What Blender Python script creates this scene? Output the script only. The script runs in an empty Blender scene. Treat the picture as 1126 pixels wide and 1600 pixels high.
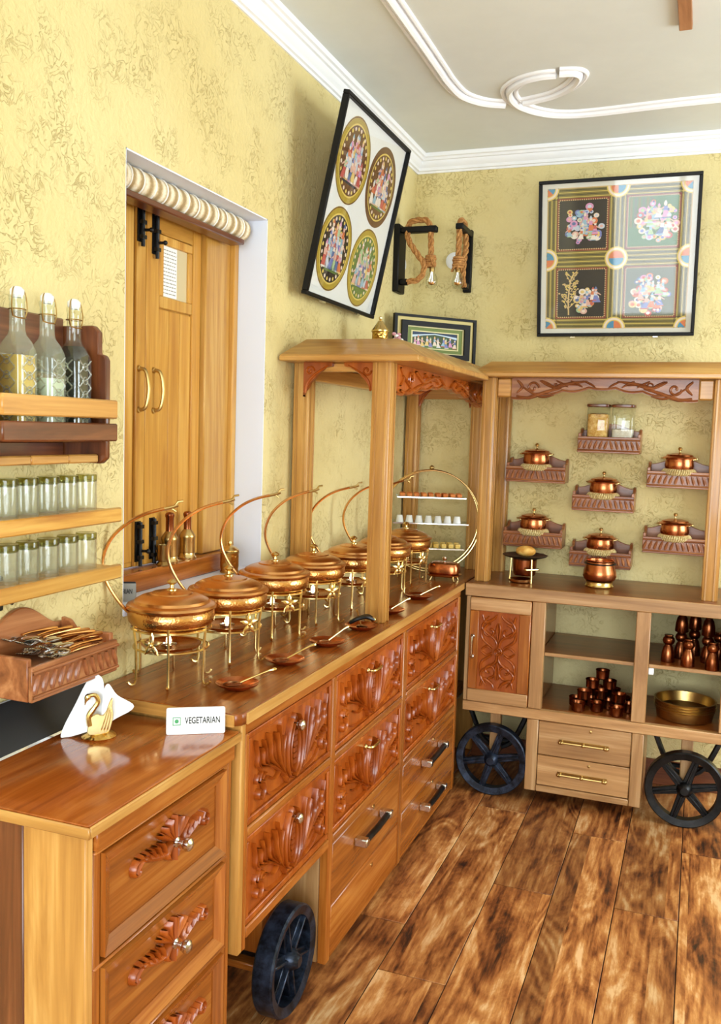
import bpy, bmesh, math, random
from mathutils import Vector, Matrix, Euler
R = math.radians
PI = math.pi
scene = bpy.context.scene
COL = scene.collection

# ------------------------------------------------------------------ camera
XW, YB, ZC = -1.29, 4.08, 2.745         # left wall, back wall, ceiling
XR, YN = 2.3, -1.5                      # right wall, wall behind the camera
cd = bpy.data.cameras.new('camera')
cam = bpy.data.objects.new('camera', cd)
COL.objects.link(cam)
cd.sensor_fit = 'VERTICAL'
cd.sensor_height = 24.0
cd.lens = 24.0 * 1420.0 / 1600.0
cd.clip_start = 0.02
_ax = Vector((0.9361, -0.0603, 0.3468))   # world x in camera axes (right, up, back)
_ay = Vector((0.3504, 0.0736, -0.9337))
_ax.normalize(); _ay = (_ay - _ax * _ay.dot(_ax)).normalized(); _az = _ax.cross(_ay)
rot = Matrix((_ax, _ay, _az))             # rows = world axes: camera-to-world
cam.matrix_world = Matrix.Translation((0, 0, 1.5)) @ rot.to_4x4()
scene.camera = cam

# ------------------------------------------------------------------ light
w = bpy.data.worlds.new('daylight'); scene.world = w; w.use_nodes = True
bg = w.node_tree.nodes['Background']
bg.inputs['Color'].default_value = (0.86, 0.93, 1.0, 1); bg.inputs['Strength'].default_value = 2.0
def area(name, loc, rot_, sx, sy, power, col):
    l = bpy.data.lights.new(name, 'AREA'); l.shape = 'RECTANGLE'; l.size = sx; l.size_y = sy
    l.energy = power; l.color = col
    o = bpy.data.objects.new(name, l); COL.objects.link(o); o.location = loc; o.rotation_euler = rot_
    return o
area('daylight_right_window', (XR + .10, 2.95, 1.62), (0, R(90), 0), 1.5, 1.7, 36, (.84, .95, 1.0))
area('daylight_near_window', (0.35, YN - .10, 1.45), (R(90), 0, 0), 2.6, 1.9, 60, (.84, .95, 1.0))
vs = scene.view_settings
vs.view_transform = 'Standard'; vs.look = 'None'; vs.gamma = 1.0; vs.use_curve_mapping = False
vs.exposure = .9

# ------------------------------------------------------------------ materials
def lin(c):
    return tuple((x / 12.92 if x <= .04045 else ((x + .055) / 1.055) ** 2.4) for x in [v / 255. for v in c[:3]]) + (1,)
class NT:
    def __init__(s, name):
        s.m = bpy.data.materials.new(name); s.m.use_nodes = True
        s.t = s.m.node_tree; s.b = s.t.nodes['Principled BSDF']
    def n(s, typ, **kw):
        o = s.t.nodes.new(typ)
        for k, v in kw.items():
            if k in o.inputs: o.inputs[k].default_value = v
            else: setattr(o, k, v)
        return o
    def l(s, a, b): s.t.links.new(a, b)
def plain(name, col, rough=.5, metal=0., **kw):
    t = NT(name); t.b.inputs['Base Color'].default_value = lin(col)
    t.b.inputs['Roughness'].default_value = rough; t.b.inputs['Metallic'].default_value = metal
    for k, v in kw.items(): t.b.inputs[k].default_value = v
    return t.m
def ramp(t, stops):
    r = t.n('ShaderNodeValToRGB'); e = r.color_ramp.elements
    while len(e) < len(stops): e.new(.5)
    for i, (p, c) in enumerate(stops): e[i].position = p; e[i].color = lin(c)
    return r
def objvec(t, scale=(1, 1, 1), rnd=7.):
    tc = t.n('ShaderNodeTexCoord'); oi = t.n('ShaderNodeObjectInfo')
    mu = t.n('ShaderNodeMath', operation='MULTIPLY'); mu.inputs[1].default_value = rnd
    t.l(oi.outputs['Random'], mu.inputs[0])
    ad = t.n('ShaderNodeVectorMath', operation='ADD'); t.l(tc.outputs['Object'], ad.inputs[0]); t.l(mu.outputs[0], ad.inputs[1])
    mp = t.n('ShaderNodeMapping'); mp.inputs['Scale'].default_value = scale; t.l(ad.outputs[0], mp.inputs['Vector'])
    return mp.outputs[0], oi
def wood(name, dark, mid, light, axis='z', rough=.3, coat=.25, fine=.25, scale=1.0):
    t = NT(name)
    s = [14 * scale] * 3; s['xyz'.index(axis)] = 1.1 * scale
    v, oi = objvec(t, tuple(s))
    n1 = t.n('ShaderNodeTexNoise', Scale=1.0, Detail=5., Roughness=.6, Distortion=1.4); t.l(v, n1.inputs['Vector'])
    s2 = [130 * scale] * 3; s2['xyz'.index(axis)] = 4 * scale
    v2, _ = objvec(t, tuple(s2))
    n2 = t.n('ShaderNodeTexNoise', Scale=1.0, Detail=3.); t.l(v2, n2.inputs['Vector'])
    mx = t.n('ShaderNodeMix', data_type='FLOAT'); mx.inputs['Factor'].default_value = fine
    t.l(n1.outputs[0], mx.inputs[2]); t.l(n2.outputs[0], mx.inputs[3])
    r = ramp(t, [(.30, dark), (.5, mid), (.68, light)]); t.l(mx.outputs[0], r.inputs[0])
    hs = t.n('ShaderNodeHueSaturation'); mr = t.n('ShaderNodeMapRange')
    mr.inputs['To Min'].default_value = .88; mr.inputs['To Max'].default_value = 1.12
    t.l(oi.outputs['Random'], mr.inputs[0]); t.l(mr.outputs[0], hs.inputs['Value']); t.l(r.outputs[0], hs.inputs['Color'])
    t.l(hs.outputs[0], t.b.inputs['Base Color'])
    t.b.inputs['Roughness'].default_value = rough; t.b.inputs['Coat Weight'].default_value = coat
    t.b.inputs['Coat Roughness'].default_value = .12
    bp = t.n('ShaderNodeBump', Strength=.12, Distance=.002); t.l(n2.outputs[0], bp.inputs['Height']); t.l(bp.outputs[0], t.b.inputs['Normal'])
    return t.m
def metal(name, c1, c2, rough=.22, hammer=0., hs=90.):
    t = NT(name); v, oi = objvec(t, (1, 1, 1))
    n = t.n('ShaderNodeTexNoise', Scale=14., Detail=4.); t.l(v, n.inputs['Vector'])
    r = ramp(t, [(.35, c1), (.65, c2)]); t.l(n.outputs[0], r.inputs[0]); t.l(r.outputs[0], t.b.inputs['Base Color'])
    t.b.inputs['Metallic'].default_value = 1.; t.b.inputs['Roughness'].default_value = rough
    if hammer:
        vo = t.n('ShaderNodeTexVoronoi', Scale=hs, feature='SMOOTH_F1'); t.l(v, vo.inputs['Vector'])
        bp = t.n('ShaderNodeBump', Strength=hammer, Distance=.004); t.l(vo.outputs['Distance'], bp.inputs['Height']); t.l(bp.outputs[0], t.b.inputs['Normal'])
    return t.m
def glass(name, tint=(255, 255, 255), refl=1.0, ior=1.5, milk=0.):
    t = NT(name); t.t.nodes.remove(t.b)
    tr = t.n('ShaderNodeBsdfTransparent'); tr.inputs[0].default_value = lin(tint)
    gl = t.n('ShaderNodeBsdfGlossy'); gl.inputs['Roughness'].default_value = .03
    fr = t.n('ShaderNodeLayerWeight', Blend=.5); pw = t.n('ShaderNodeMath', operation='POWER'); pw.inputs[1].default_value = 4.
    t.l(fr.outputs['Facing'], pw.inputs[0])
    mu = t.n('ShaderNodeMath', operation='MULTIPLY_ADD', use_clamp=True); mu.inputs[1].default_value = .8 * refl; mu.inputs[2].default_value = .045 * refl
    t.l(pw.outputs[0], mu.inputs[0])
    mx = t.n('ShaderNodeMixShader'); t.l(mu.outputs[0], mx.inputs[0]); t.l(tr.outputs[0], mx.inputs[1]); t.l(gl.outputs[0], mx.inputs[2])
    out = mx.outputs[0]
    if milk:      # slightly cloudy pressed glass
        tl = t.n('ShaderNodeBsdfDiffuse'); tl.inputs[0].default_value = lin((226, 236, 214))
        m2 = t.n('ShaderNodeMixShader'); m2.inputs[0].default_value = milk; t.l(out, m2.inputs[1]); t.l(tl.outputs[0], m2.inputs[2]); out = m2.outputs[0]
    t.l(out, t.t.nodes['Material Output'].inputs['Surface'])
    return t.m
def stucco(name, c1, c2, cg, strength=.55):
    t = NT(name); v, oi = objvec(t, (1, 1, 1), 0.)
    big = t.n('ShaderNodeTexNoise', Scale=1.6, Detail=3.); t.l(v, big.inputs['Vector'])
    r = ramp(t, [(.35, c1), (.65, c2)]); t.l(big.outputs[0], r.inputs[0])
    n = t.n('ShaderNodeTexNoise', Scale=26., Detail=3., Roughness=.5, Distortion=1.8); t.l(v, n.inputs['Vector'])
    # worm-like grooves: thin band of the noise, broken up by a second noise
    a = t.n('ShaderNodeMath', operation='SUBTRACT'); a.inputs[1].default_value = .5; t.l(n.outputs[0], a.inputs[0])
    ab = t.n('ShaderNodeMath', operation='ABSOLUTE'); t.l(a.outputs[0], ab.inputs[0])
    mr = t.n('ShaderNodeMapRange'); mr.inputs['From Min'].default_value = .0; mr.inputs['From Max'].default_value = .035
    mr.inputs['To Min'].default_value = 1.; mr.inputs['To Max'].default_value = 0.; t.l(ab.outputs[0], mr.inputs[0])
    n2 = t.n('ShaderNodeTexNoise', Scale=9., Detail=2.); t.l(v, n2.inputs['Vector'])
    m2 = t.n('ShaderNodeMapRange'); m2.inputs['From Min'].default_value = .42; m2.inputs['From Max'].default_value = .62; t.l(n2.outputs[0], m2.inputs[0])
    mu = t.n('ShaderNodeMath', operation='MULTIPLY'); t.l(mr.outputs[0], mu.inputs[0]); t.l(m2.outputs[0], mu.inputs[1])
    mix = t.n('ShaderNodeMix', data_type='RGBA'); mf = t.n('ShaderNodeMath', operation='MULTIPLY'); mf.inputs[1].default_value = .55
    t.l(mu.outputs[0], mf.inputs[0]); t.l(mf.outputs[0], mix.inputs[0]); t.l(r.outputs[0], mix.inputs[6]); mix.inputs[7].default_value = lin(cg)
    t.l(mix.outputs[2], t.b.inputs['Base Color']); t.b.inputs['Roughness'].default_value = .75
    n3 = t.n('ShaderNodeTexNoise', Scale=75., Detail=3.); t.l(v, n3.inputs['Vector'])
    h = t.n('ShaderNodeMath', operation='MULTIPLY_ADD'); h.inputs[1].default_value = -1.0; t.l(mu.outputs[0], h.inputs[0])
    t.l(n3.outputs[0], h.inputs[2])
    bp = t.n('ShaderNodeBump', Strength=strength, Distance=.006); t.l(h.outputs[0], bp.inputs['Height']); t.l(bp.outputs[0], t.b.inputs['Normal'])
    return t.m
def plankmat():
    t = NT('old_floorboards')
    tc = t.n('ShaderNodeTexCoord'); oi = t.n('ShaderNodeObjectInfo'); sx = t.n('ShaderNodeSeparateXYZ'); t.l(tc.outputs['Object'], sx.inputs[0])
    # printed lanes: each board shows one or two strips with their own grain
    gt = t.n('ShaderNodeMath', operation='GREATER_THAN'); t.l(sx.outputs[0], gt.inputs[0])
    of = t.n('ShaderNodeMapRange'); of.inputs['To Min'].default_value = -.09; of.inputs['To Max'].default_value = .09
    wn = t.n('ShaderNodeTexWhiteNoise', noise_dimensions='1D'); t.l(oi.outputs['Random'], wn.inputs['W']); t.l(wn.outputs['Value'], of.inputs[0]); t.l(of.outputs[0], gt.inputs[1])
    k1 = t.n('ShaderNodeMath', operation='MULTIPLY_ADD'); k1.inputs[1].default_value = 37.; t.l(oi.outputs['Random'], k1.inputs[0])
    k2 = t.n('ShaderNodeMath', operation='MULTIPLY'); k2.inputs[1].default_value = 11.3; t.l(gt.outputs[0], k2.inputs[0]); t.l(k2.outputs[0], k1.inputs[2])
    ad = t.n('ShaderNodeVectorMath', operation='ADD'); t.l(tc.outputs['Object'], ad.inputs[0]); t.l(k1.outputs[0], ad.inputs[1])
    def mp(sc):
        m_ = t.n('ShaderNodeMapping'); m_.inputs['Scale'].default_value = sc; t.l(ad.outputs[0], m_.inputs['Vector']); return m_.outputs[0]
    n = t.n('ShaderNodeTexNoise', Scale=1., Detail=1.5, Roughness=.4, Distortion=.7); t.l(mp((6, 1.2, 1)), n.inputs['Vector'])
    k = t.n('ShaderNodeMath', operation='MULTIPLY'); k.inputs[1].default_value = 62.; t.l(n.outputs[0], k.inputs[0])
    sn = t.n('ShaderNodeMath', operation='SINE'); t.l(k.outputs[0], sn.inputs[0])
    n2 = t.n('ShaderNodeTexNoise', Scale=1., Detail=8., Roughness=.68, Distortion=.35); t.l(mp((9, 2.8, 1)), n2.inputs['Vector'])
    n3 = t.n('ShaderNodeTexNoise', Scale=1., Detail=4.); t.l(mp((120, 9, 1)), n3.inputs['Vector'])
    r = ramp(t, [(.31, (44, 22, 10)), (.395, (112, 60, 25)), (.49, (160, 98, 48)), (.58, (194, 134, 74)), (.68, (224, 182, 130))])
    a = t.n('ShaderNodeMath', operation='MULTIPLY_ADD'); a.inputs[1].default_value = .045; t.l(sn.outputs[0], a.inputs[0]); t.l(n2.outputs[0], a.inputs[2])
    b = t.n('ShaderNodeMath', operation='SUBTRACT'); b.inputs[1].default_value = .5; t.l(n3.outputs[0], b.inputs[0])
    c = t.n('ShaderNodeMath', operation='MULTIPLY_ADD'); c.inputs[1].default_value = .26; t.l(b.outputs[0], c.inputs[0]); t.l(a.outputs[0], c.inputs[2])
    t.l(c.outputs[0], r.inputs[0])
    w2 = t.n('ShaderNodeTexWhiteNoise', noise_dimensions='1D'); t.l(k1.outputs[0], w2.inputs['W'])
    hs = t.n('ShaderNodeHueSaturation', Saturation=1.0); mr = t.n('ShaderNodeMapRange'); mr.inputs['To Min'].default_value = .70; mr.inputs['To Max'].default_value = 1.2
    t.l(w2.outputs['Value'], mr.inputs[0]); t.l(mr.outputs[0], hs.inputs['Value']); t.l(r.outputs[0], hs.inputs['Color'])
    t.l(hs.outputs[0], t.b.inputs['Base Color']); t.b.inputs['Roughness'].default_value = .48
    bp = t.n('ShaderNodeBump', Strength=.25, Distance=.003); t.l(c.outputs[0], bp.inputs['Height']); t.l(bp.outputs[0], t.b.inputs['Normal'])
    return t.m
def speckle(name, c1, c2, rough, scale, metal_=0., bump=.3):
    t = NT(name); v, oi = objvec(t)
    n = t.n('ShaderNodeTexNoise', Scale=scale, Detail=6., Roughness=.65); t.l(v, n.inputs['Vector'])
    r = ramp(t, [(.4, c1), (.68, c2)]); t.l(n.outputs[0], r.inputs[0]); t.l(r.outputs[0], t.b.inputs['Base Color'])
    t.b.inputs['Roughness'].default_value = rough; t.b.inputs['Metallic'].default_value = metal_
    bp = t.n('ShaderNodeBump', Strength=bump, Distance=.003); t.l(n.outputs[0], bp.inputs['Height']); t.l(bp.outputs[0], t.b.inputs['Normal'])
    return t.m

M = {}
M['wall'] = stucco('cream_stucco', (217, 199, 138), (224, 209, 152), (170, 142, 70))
M['ceiling'] = speckle('ceiling_paint', (220, 225, 222), (226, 231, 228), .8, 3., bump=.02)
M['white'] = plain('white_gloss_paint', (244, 246, 250), .45)
M['reveal'] = plain('white_reveal_paint', (226, 233, 246), .6)
for ax in 'xyz':
    M['honey_' + ax] = wood('honey_teak_' + ax, (150, 98, 40), (188, 136, 66), (214, 168, 96), ax, .34)
    M['orange_' + ax] = wood('orange_teak_' + ax, (116, 58, 14), (158, 88, 28), (190, 122, 52), ax, .26, .35)
    M['pale_' + ax] = wood('pale_teak_' + ax, (146, 104, 60), (182, 138, 88), (208, 170, 122), ax, .4)
    M['door_' + ax] = wood('door_wood_' + ax, (164, 104, 34), (196, 142, 58), (218, 172, 88), ax, .34)
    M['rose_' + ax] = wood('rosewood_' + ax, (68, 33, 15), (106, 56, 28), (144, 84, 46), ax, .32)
M['counter'] = wood('varnished_counter', (100, 46, 12), (140, 72, 22), (168, 98, 38), 'y', .26, .0)
M['counter_x'] = wood('varnished_counter_x', (92, 46, 14), (128, 68, 24), (156, 92, 38), 'x', .3, .0)
M['cabtop'] = wood('varnished_cabinet_top', (122, 56, 14), (158, 82, 28), (186, 110, 46), 'y', .16, .4)
M['carved'] = wood('carved_red_teak', (126, 54, 10), (160, 76, 18), (186, 100, 30), 'z', .28, .15, fine=.15)
M['carved_dark'] = wood('carved_dark_teak', (104, 54, 26), (146, 86, 48), (180, 122, 78), 'x', .32, .15, fine=.15)
M['floor'] = plankmat()
M['gap'] = plain('floor_gap', (26, 14, 8), .9)
M['copper'] = metal('polished_copper', (204, 142, 80), (224, 168, 108), .27)
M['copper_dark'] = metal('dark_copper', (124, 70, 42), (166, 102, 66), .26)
M['copper_ham'] = metal('hammered_copper', (206, 150, 84), (226, 176, 112), .25, .2, 210.)
M['copper_brown'] = metal('brown_copper', (170, 98, 58), (200, 126, 82), .24)
M['brass'] = metal('brass', (214, 184, 116), (232, 208, 148), .24)
M['brass_ham'] = metal('stamped_brass', (190, 146, 66), (222, 182, 100), .28, .5, 130.)
M['brass_old'] = metal('aged_brass', (172, 142, 86), (202, 174, 114), .3)
M['steel'] = metal('bright_steel', (206, 204, 200), (226, 225, 222), .16)
M['iron'] = speckle('blackened_iron', (17, 21, 30), (58, 70, 92), .36, 30., .6)
M['iron_black'] = speckle('black_iron', (9, 9, 10), (36, 37, 38), .38, 20., .5)
M['black'] = plain('black_lacquer', (10, 9, 9), .5, **{'Specular IOR Level': .25})
M['blackmat'] = plain('black_leatherette', (20, 20, 22), .5)
M['glass'] = glass('clear_glass', (250, 252, 250), 1.3)
M['bottle'] = glass('pressed_bottle_glass', (250, 252, 244), 1.6, 1.5, .13)
M['bottle_clear'] = glass('clear_bottle_glass', (250, 252, 248), 1.6, 1.5, .02)
M['emboss'] = glass('embossed_glass', (240, 242, 236), 6., 1.5, .18)
M['tumbler'] = glass('tumbler_glass', (252, 253, 252), 1.6, 1.5, .06)
M['pane'] = glass('picture_glass', (252, 252, 252), .55, 1.45)
M['glass_rim'] = glass('greenish_glass', (206, 206, 160), 1.3)
M['plate_glass'] = glass('plate_glass', (214, 226, 216), 1.5)
M['paper'] = plain('white_paper', (240, 240, 240), .8)
M['greypaper'] = plain('grey_card', (150, 148, 140), .8)
M['napkin'] = speckle('napkin_paper', (236, 240, 246), (246, 248, 252), .9, 60., bump=.15)
M['cream'] = plain('cream_plastic', (238, 234, 224), .4)
M['juice'] = plain('yellow_syrup', (216, 180, 60), .15)
M['pearl'] = plain('pale_green_drink', (206, 218, 204), .15)
M['dark_liq'] = plain('dark_syrup', (20, 14, 14), .1)
M['rope'] = speckle('jute_rope', (150, 98, 48), (206, 152, 88), .9, 90., bump=.5)
M['coir'] = speckle('coir_ring', (188, 160, 100), (240, 222, 164), .9, 120., bump=.6)
M['green'] = plain('sign_green', (60, 150, 90), .6)
M['ink'] = plain('black_print', (24, 24, 26), .7)
M['bread'] = speckle('bread_crust', (196, 132, 40), (232, 190, 104), .7, 30.)
M['sweet'] = speckle('orange_sweet', (206, 104, 34), (232, 150, 66), .6, 60.)
M['butter'] = speckle('yellow_sweet', (232, 188, 80), (246, 222, 140), .6, 60.)
M['white_cup'] = plain('white_china', (240, 242, 240), .2)
M['flame'] = NT('candle_flame').m
_f = M['flame'].node_tree.nodes['Principled BSDF']; _f.inputs['Base Color'].default_value = (1, .8, .4, 1)
_f.inputs['Emission Color'].default_value = (1, .78, .42, 1); _f.inputs['Emission Strength'].default_value = 9.
M['blind'] = None
def blindmat():
    t = NT('woven_blind'); tc = t.n('ShaderNodeTexCoord'); mp = t.n('ShaderNodeMapping'); t.l(tc.outputs['Object'], mp.inputs[0])
    wv = t.n('ShaderNodeTexWave', Scale=8.2, Distortion=.6, bands_direction='Y'); t.l(mp.outputs[0], wv.inputs['Vector'])
    n = t.n('ShaderNodeTexNoise', Scale=160., Detail=2.); t.l(mp.outputs[0], n.inputs['Vector'])
    r = ramp(t, [(.3, (168, 142, 100)), (.6, (212, 192, 152)), (.85, (238, 228, 204))])
    a = t.n('ShaderNodeMath', operation='MULTIPLY_ADD'); a.inputs[1].default_value = .5
    t.l(n.outputs[0], a.inputs[0]); b = t.n('ShaderNodeMath', operation='MULTIPLY'); b.inputs[1].default_value = .6; t.l(wv.outputs[1], b.inputs[0]); t.l(b.outputs[0], a.inputs[2])
    t.l(a.outputs[0], r.inputs[0]); t.l(r.outputs[0], t.b.inputs['Base Color']); t.b.inputs['Roughness'].default_value = .9
    return t.m
M['blind'] = blindmat()
PAL = {}
def pal(c):
    k = 'print_%02x%02x%02x' % c
    if k not in PAL: PAL[k] = plain('painted_' + k[6:], c, .55)
    return PAL[k]

# ------------------------------------------------------------------ mesh builder
ORG = {}
class MB:
    def __init__(s): s.v = []; s.f = []; s.m = []; s.s = []; s.M = None
    def add(s, vs_, fs, mi=0, smooth=False):
        b = len(s.v)
        for p in vs_:
            p = Vector(p); s.v.append(s.M @ p if s.M else p)
        for f in fs: s.f.append([b + i for i in f]); s.m.append(mi); s.s.append(smooth)
        return s
    def box(s, x0, x1, y0, y1, z0, z1, mi=0):
        return s.frust(x0, x1, y0, y1, z0, x0, x1, y0, y1, z1, mi)
    def frust(s, x0, x1, y0, y1, z0, X0, X1, Y0, Y1, z1, mi=0):
        return s.add([(x0, y0, z0), (x1, y0, z0), (x1, y1, z0), (x0, y1, z0), (X0, Y0, z1), (X1, Y0, z1), (X1, Y1, z1), (X0, Y1, z1)],
              [(3, 2, 1, 0), (4, 5, 6, 7), (0, 1, 5, 4), (1, 2, 6, 5), (2, 3, 7, 6), (3, 0, 4, 7)], mi)
    def lathe(s, prof, n=28, c=(0, 0, 0), mi=0, smooth=True, sx=1., sy=1.):
        vs_, fs = [], []
        k = len(prof)
        for i in range(n):
            a = 2 * PI * i / n
            for r, z in prof: vs_.append((c[0] + r * math.cos(a) * sx, c[1] + r * math.sin(a) * sy, c[2] + z))
        for i in range(n):
            j = (i + 1) % n
            for q in range(k - 1):
                if prof[q][0] < 1e-6 and prof[q + 1][0] < 1e-6: continue
                if prof[q][0] < 1e-6: fs.append((i * k + q, j * k + q + 1, i * k + q + 1))
                elif prof[q + 1][0] < 1e-6: fs.append((i * k + q, j * k + q, i * k + q + 1))
                else: fs.append((i * k + q, j * k + q, j * k + q + 1, i * k + q + 1))
        return s.add(vs_, fs, mi, smooth)
    def tube(s, pts, r, n=8, closed=False, mi=0, flat=1.0, upv=None):
        pts = [Vector(p) for p in pts]; k = len(pts); vs_, fs = [], []
        if not isinstance(r, (list, tuple)): r = [r] * k
        prev = None
        for i, p in enumerate(pts):
            a = pts[(i - 1) % k] if (closed or i > 0) else p
            b = pts[(i + 1) % k] if (closed or i < k - 1) else p
            t = (b - a).normalized()
            if prev is None:
                u = Vector(upv) if upv else (Vector((0, 0, 1)) if abs(t.z) < .9 else Vector((1, 0, 0)))
            else: u = prev
            u = (u - t * u.dot(t)).normalized(); prev = u; q = t.cross(u)
            for j in range(n):
                ang = 2 * PI * j / n
                vs_.append(p + u * math.cos(ang) * r[i] + q * math.sin(ang) * r[i] * flat)
        m = k if closed else k - 1
        for i in range(m):
            for j in range(n):
                fs.append((i * n + j, i * n + (j + 1) % n, ((i + 1) % k) * n + (j + 1) % n, ((i + 1) % k) * n + j))
        if not closed: fs.append(tuple(range(n - 1, -1, -1))); fs.append(tuple((k - 1) * n + j for j in range(n)))
        return s.add(vs_, fs, mi, True)
    def prism(s, poly, axis, a0, a1, mi=0, smooth=False):
        f3 = {'x': lambda a, p: (a, p[0], p[1]), 'y': lambda a, p: (p[0], a, p[1]), 'z': lambda a, p: (p[0], p[1], a)}[axis]
        k = len(poly)
        vs_ = [f3(a0, p) for p in poly] + [f3(a1, p) for p in poly]
        fs = [tuple(range(k)), tuple(range(2 * k - 1, k - 1, -1))] + [(i, (i + 1) % k, k + (i + 1) % k, k + i) for i in range(k)]
        return s.add(vs_, fs, mi, smooth)
    def ball(s, c, r, n=12, m=8, mi=0, sc=(1, 1, 1)):
        prof = [(math.sin(PI * i / m) * r, -math.cos(PI * i / m) * r * sc[2]) for i in range(m + 1)]
        prof[0] = (0, prof[0][1]); prof[-1] = (0, prof[-1][1])
        return s.lathe(prof, n, c, mi, True, sc[0], sc[1])
    def ridge(s, pts, wd, h, fr, mi=0):
        """carved ridge on a surface: pts (u,v), half widths, height; fr maps (u,v,n) to space"""
        k = len(pts); vs_, fs = [], []
        if not isinstance(wd, (list, tuple)): wd = [wd * (.25 + .75 * math.sin(PI * (.12 + .82 * i / (k - 1)))) for i in range(k)]
        for i in range(k):
            a = pts[max(i - 1, 0)]; b = pts[min(i + 1, k - 1)]
            tx, ty = b[0] - a[0], b[1] - a[1]; L = math.hypot(tx, ty) or 1; nx, ny = -ty / L, tx / L
            for q, hh in ((-1, -.1), (-.62, .72), (0, 1), (.62, .72), (1, -.1)):
                vs_.append(fr(pts[i][0] + nx * wd[i] * q, pts[i][1] + ny * wd[i] * q, h * hh))
        for i in range(k - 1):
            for j in range(4): fs.append((i * 5 + j, i * 5 + j + 1, i * 5 + 6 + j, i * 5 + 5 + j))
        return s.add(vs_, fs, mi, True)
    def build(s, name, mats, parent=None, org=None, bevel=0., seg=1, sharp=38, normals=True):
        if not isinstance(mats, (list, tuple)): mats = [mats]
        if parent is not None: o3 = ORG[parent.name]
        else: o3 = Vector(org if org else (0, 0, 0))
        me = bpy.data.meshes.new(name)
        me.from_pydata([tuple(p - o3) for p in s.v], [], s.f)
        for i, p in enumerate(me.polygons): p.material_index = s.m[i]; p.use_smooth = s.s[i]
        for m_ in mats: me.materials.append(m_)
        if normals or bevel:
            bm = bmesh.new(); bm.from_mesh(me)
            bmesh.ops.recalc_face_normals(bm, faces=bm.faces)
            if bevel:
                ed = [e for e in bm.edges if len(e.link_faces) == 2 and e.calc_face_angle(0) > .6]
                bmesh.ops.bevel(bm, geom=ed, offset=bevel, segments=seg, profile=.6, affect='EDGES', clamp_overlap=True)
            bm.to_mesh(me); bm.free()
        me.set_sharp_from_angle(angle=R(sharp))
        ob = bpy.data.objects.new(name, me); COL.objects.link(ob)
        if parent is not None: ob.parent = parent
        else: ob.location = o3
        ORG[ob.name] = o3
        return ob
def tag(o, label, cat=None, group=None, kind=None):
    o['label'] = label
    if cat: o['category'] = cat
    if group: o['group'] = group
    if kind: o['kind'] = kind
    return o
def thing(name, label, cat, loc=(0, 0, 0), group=None, kind=None):
    o = bpy.data.objects.new(name, None); COL.objects.link(o); o.location = loc; o.empty_display_size = .05
    ORG[o.name] = Vector(loc)
    return tag(o, label, cat, group, kind)
def copy_tree(o, parent=None):
    c = o.copy(); COL.objects.link(c)
    if parent is not None: c.parent = parent
    for ch in list(o.children): copy_tree(ch, c)
    return c
def place(proto, used, loc, label, rz=0., sc=1.):
    o = copy_tree(proto) if used else proto
    o.location = loc; o.rotation_euler = (0, 0, rz); o.scale = (sc, sc, sc); o['label'] = label
    return o
def part(mb_fn, name, mats, parent, **kw):
    m = MB(); mb_fn(m); return m.build(name, mats, parent, **kw)
def bxp(name, mats, parent, x0, x1, y0, y1, z0, z1, bevel=.003):
    return MB().box(x0, x1, y0, y1, z0, z1).build(name, mats, parent, bevel=bevel)
def smoothpath(pts, n=6, closed=False):
    pts = [Vector(p) for p in pts]; out = []; k = len(pts)
    for i in range(k if closed else k - 1):
        p0 = pts[(i - 1) % k] if (closed or i > 0) else pts[0]; p1 = pts[i]; p2 = pts[(i + 1) % k]
        p3 = pts[(i + 2) % k] if (closed or i < k - 2) else pts[-1]
        for j in range(n):
            t = j / n
            out.append(.5 * ((2 * p1) + (p2 - p0) * t + (2 * p0 - 5 * p1 + 4 * p2 - p3) * t * t + (3 * p1 - p0 - 3 * p2 + p3) * t ** 3))
    if not closed: out.append(pts[-1])
    return out
def sp2(pts, n=5): return [(p.x, p.y) for p in smoothpath([(a, b, 0) for a, b in pts], n)]
def spiral(cx, cy, r0, r1, a0, a1, n=16):
    return [(cx + (r0 + (r1 - r0) * i / n) * math.cos(a0 + (a1 - a0) * i / n), cy + (r0 + (r1 - r0) * i / n) * math.sin(a0 + (a1 - a0) * i / n)) for i in range(n + 1)]
def textmesh(body, size, name, mat_, parent, mtx, ext=.0004, width=None):
    cu = bpy.data.curves.new(name, 'FONT'); cu.body = body; cu.size = size; cu.extrude = ext; cu.align_x = 'CENTER'; cu.align_y = 'CENTER'; cu.offset = size * .012
    t = bpy.data.objects.new('lettering_source', cu); COL.objects.link(t)
    bpy.context.view_layer.update()
    me = bpy.data.meshes.new_from_object(t.evaluated_get(bpy.context.evaluated_depsgraph_get()))
    bpy.data.objects.remove(t); bpy.data.curves.remove(cu)
    if width:
        xs = [v.co.x for v in me.vertices]; me.transform(Matrix.Diagonal((width / (max(xs) - min(xs)), 1, 1, 1)))
    me.transform(mtx); me.materials.clear(); me.materials.append(mat_); me.name = name
    o = bpy.data.objects.new(name, me); COL.objects.link(o); o.parent = parent
    return o
ORD = ['first', 'second', 'third', 'fourth', 'fifth', 'sixth', 'seventh', 'eighth', 'ninth']
rng = random.Random(7)

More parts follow.
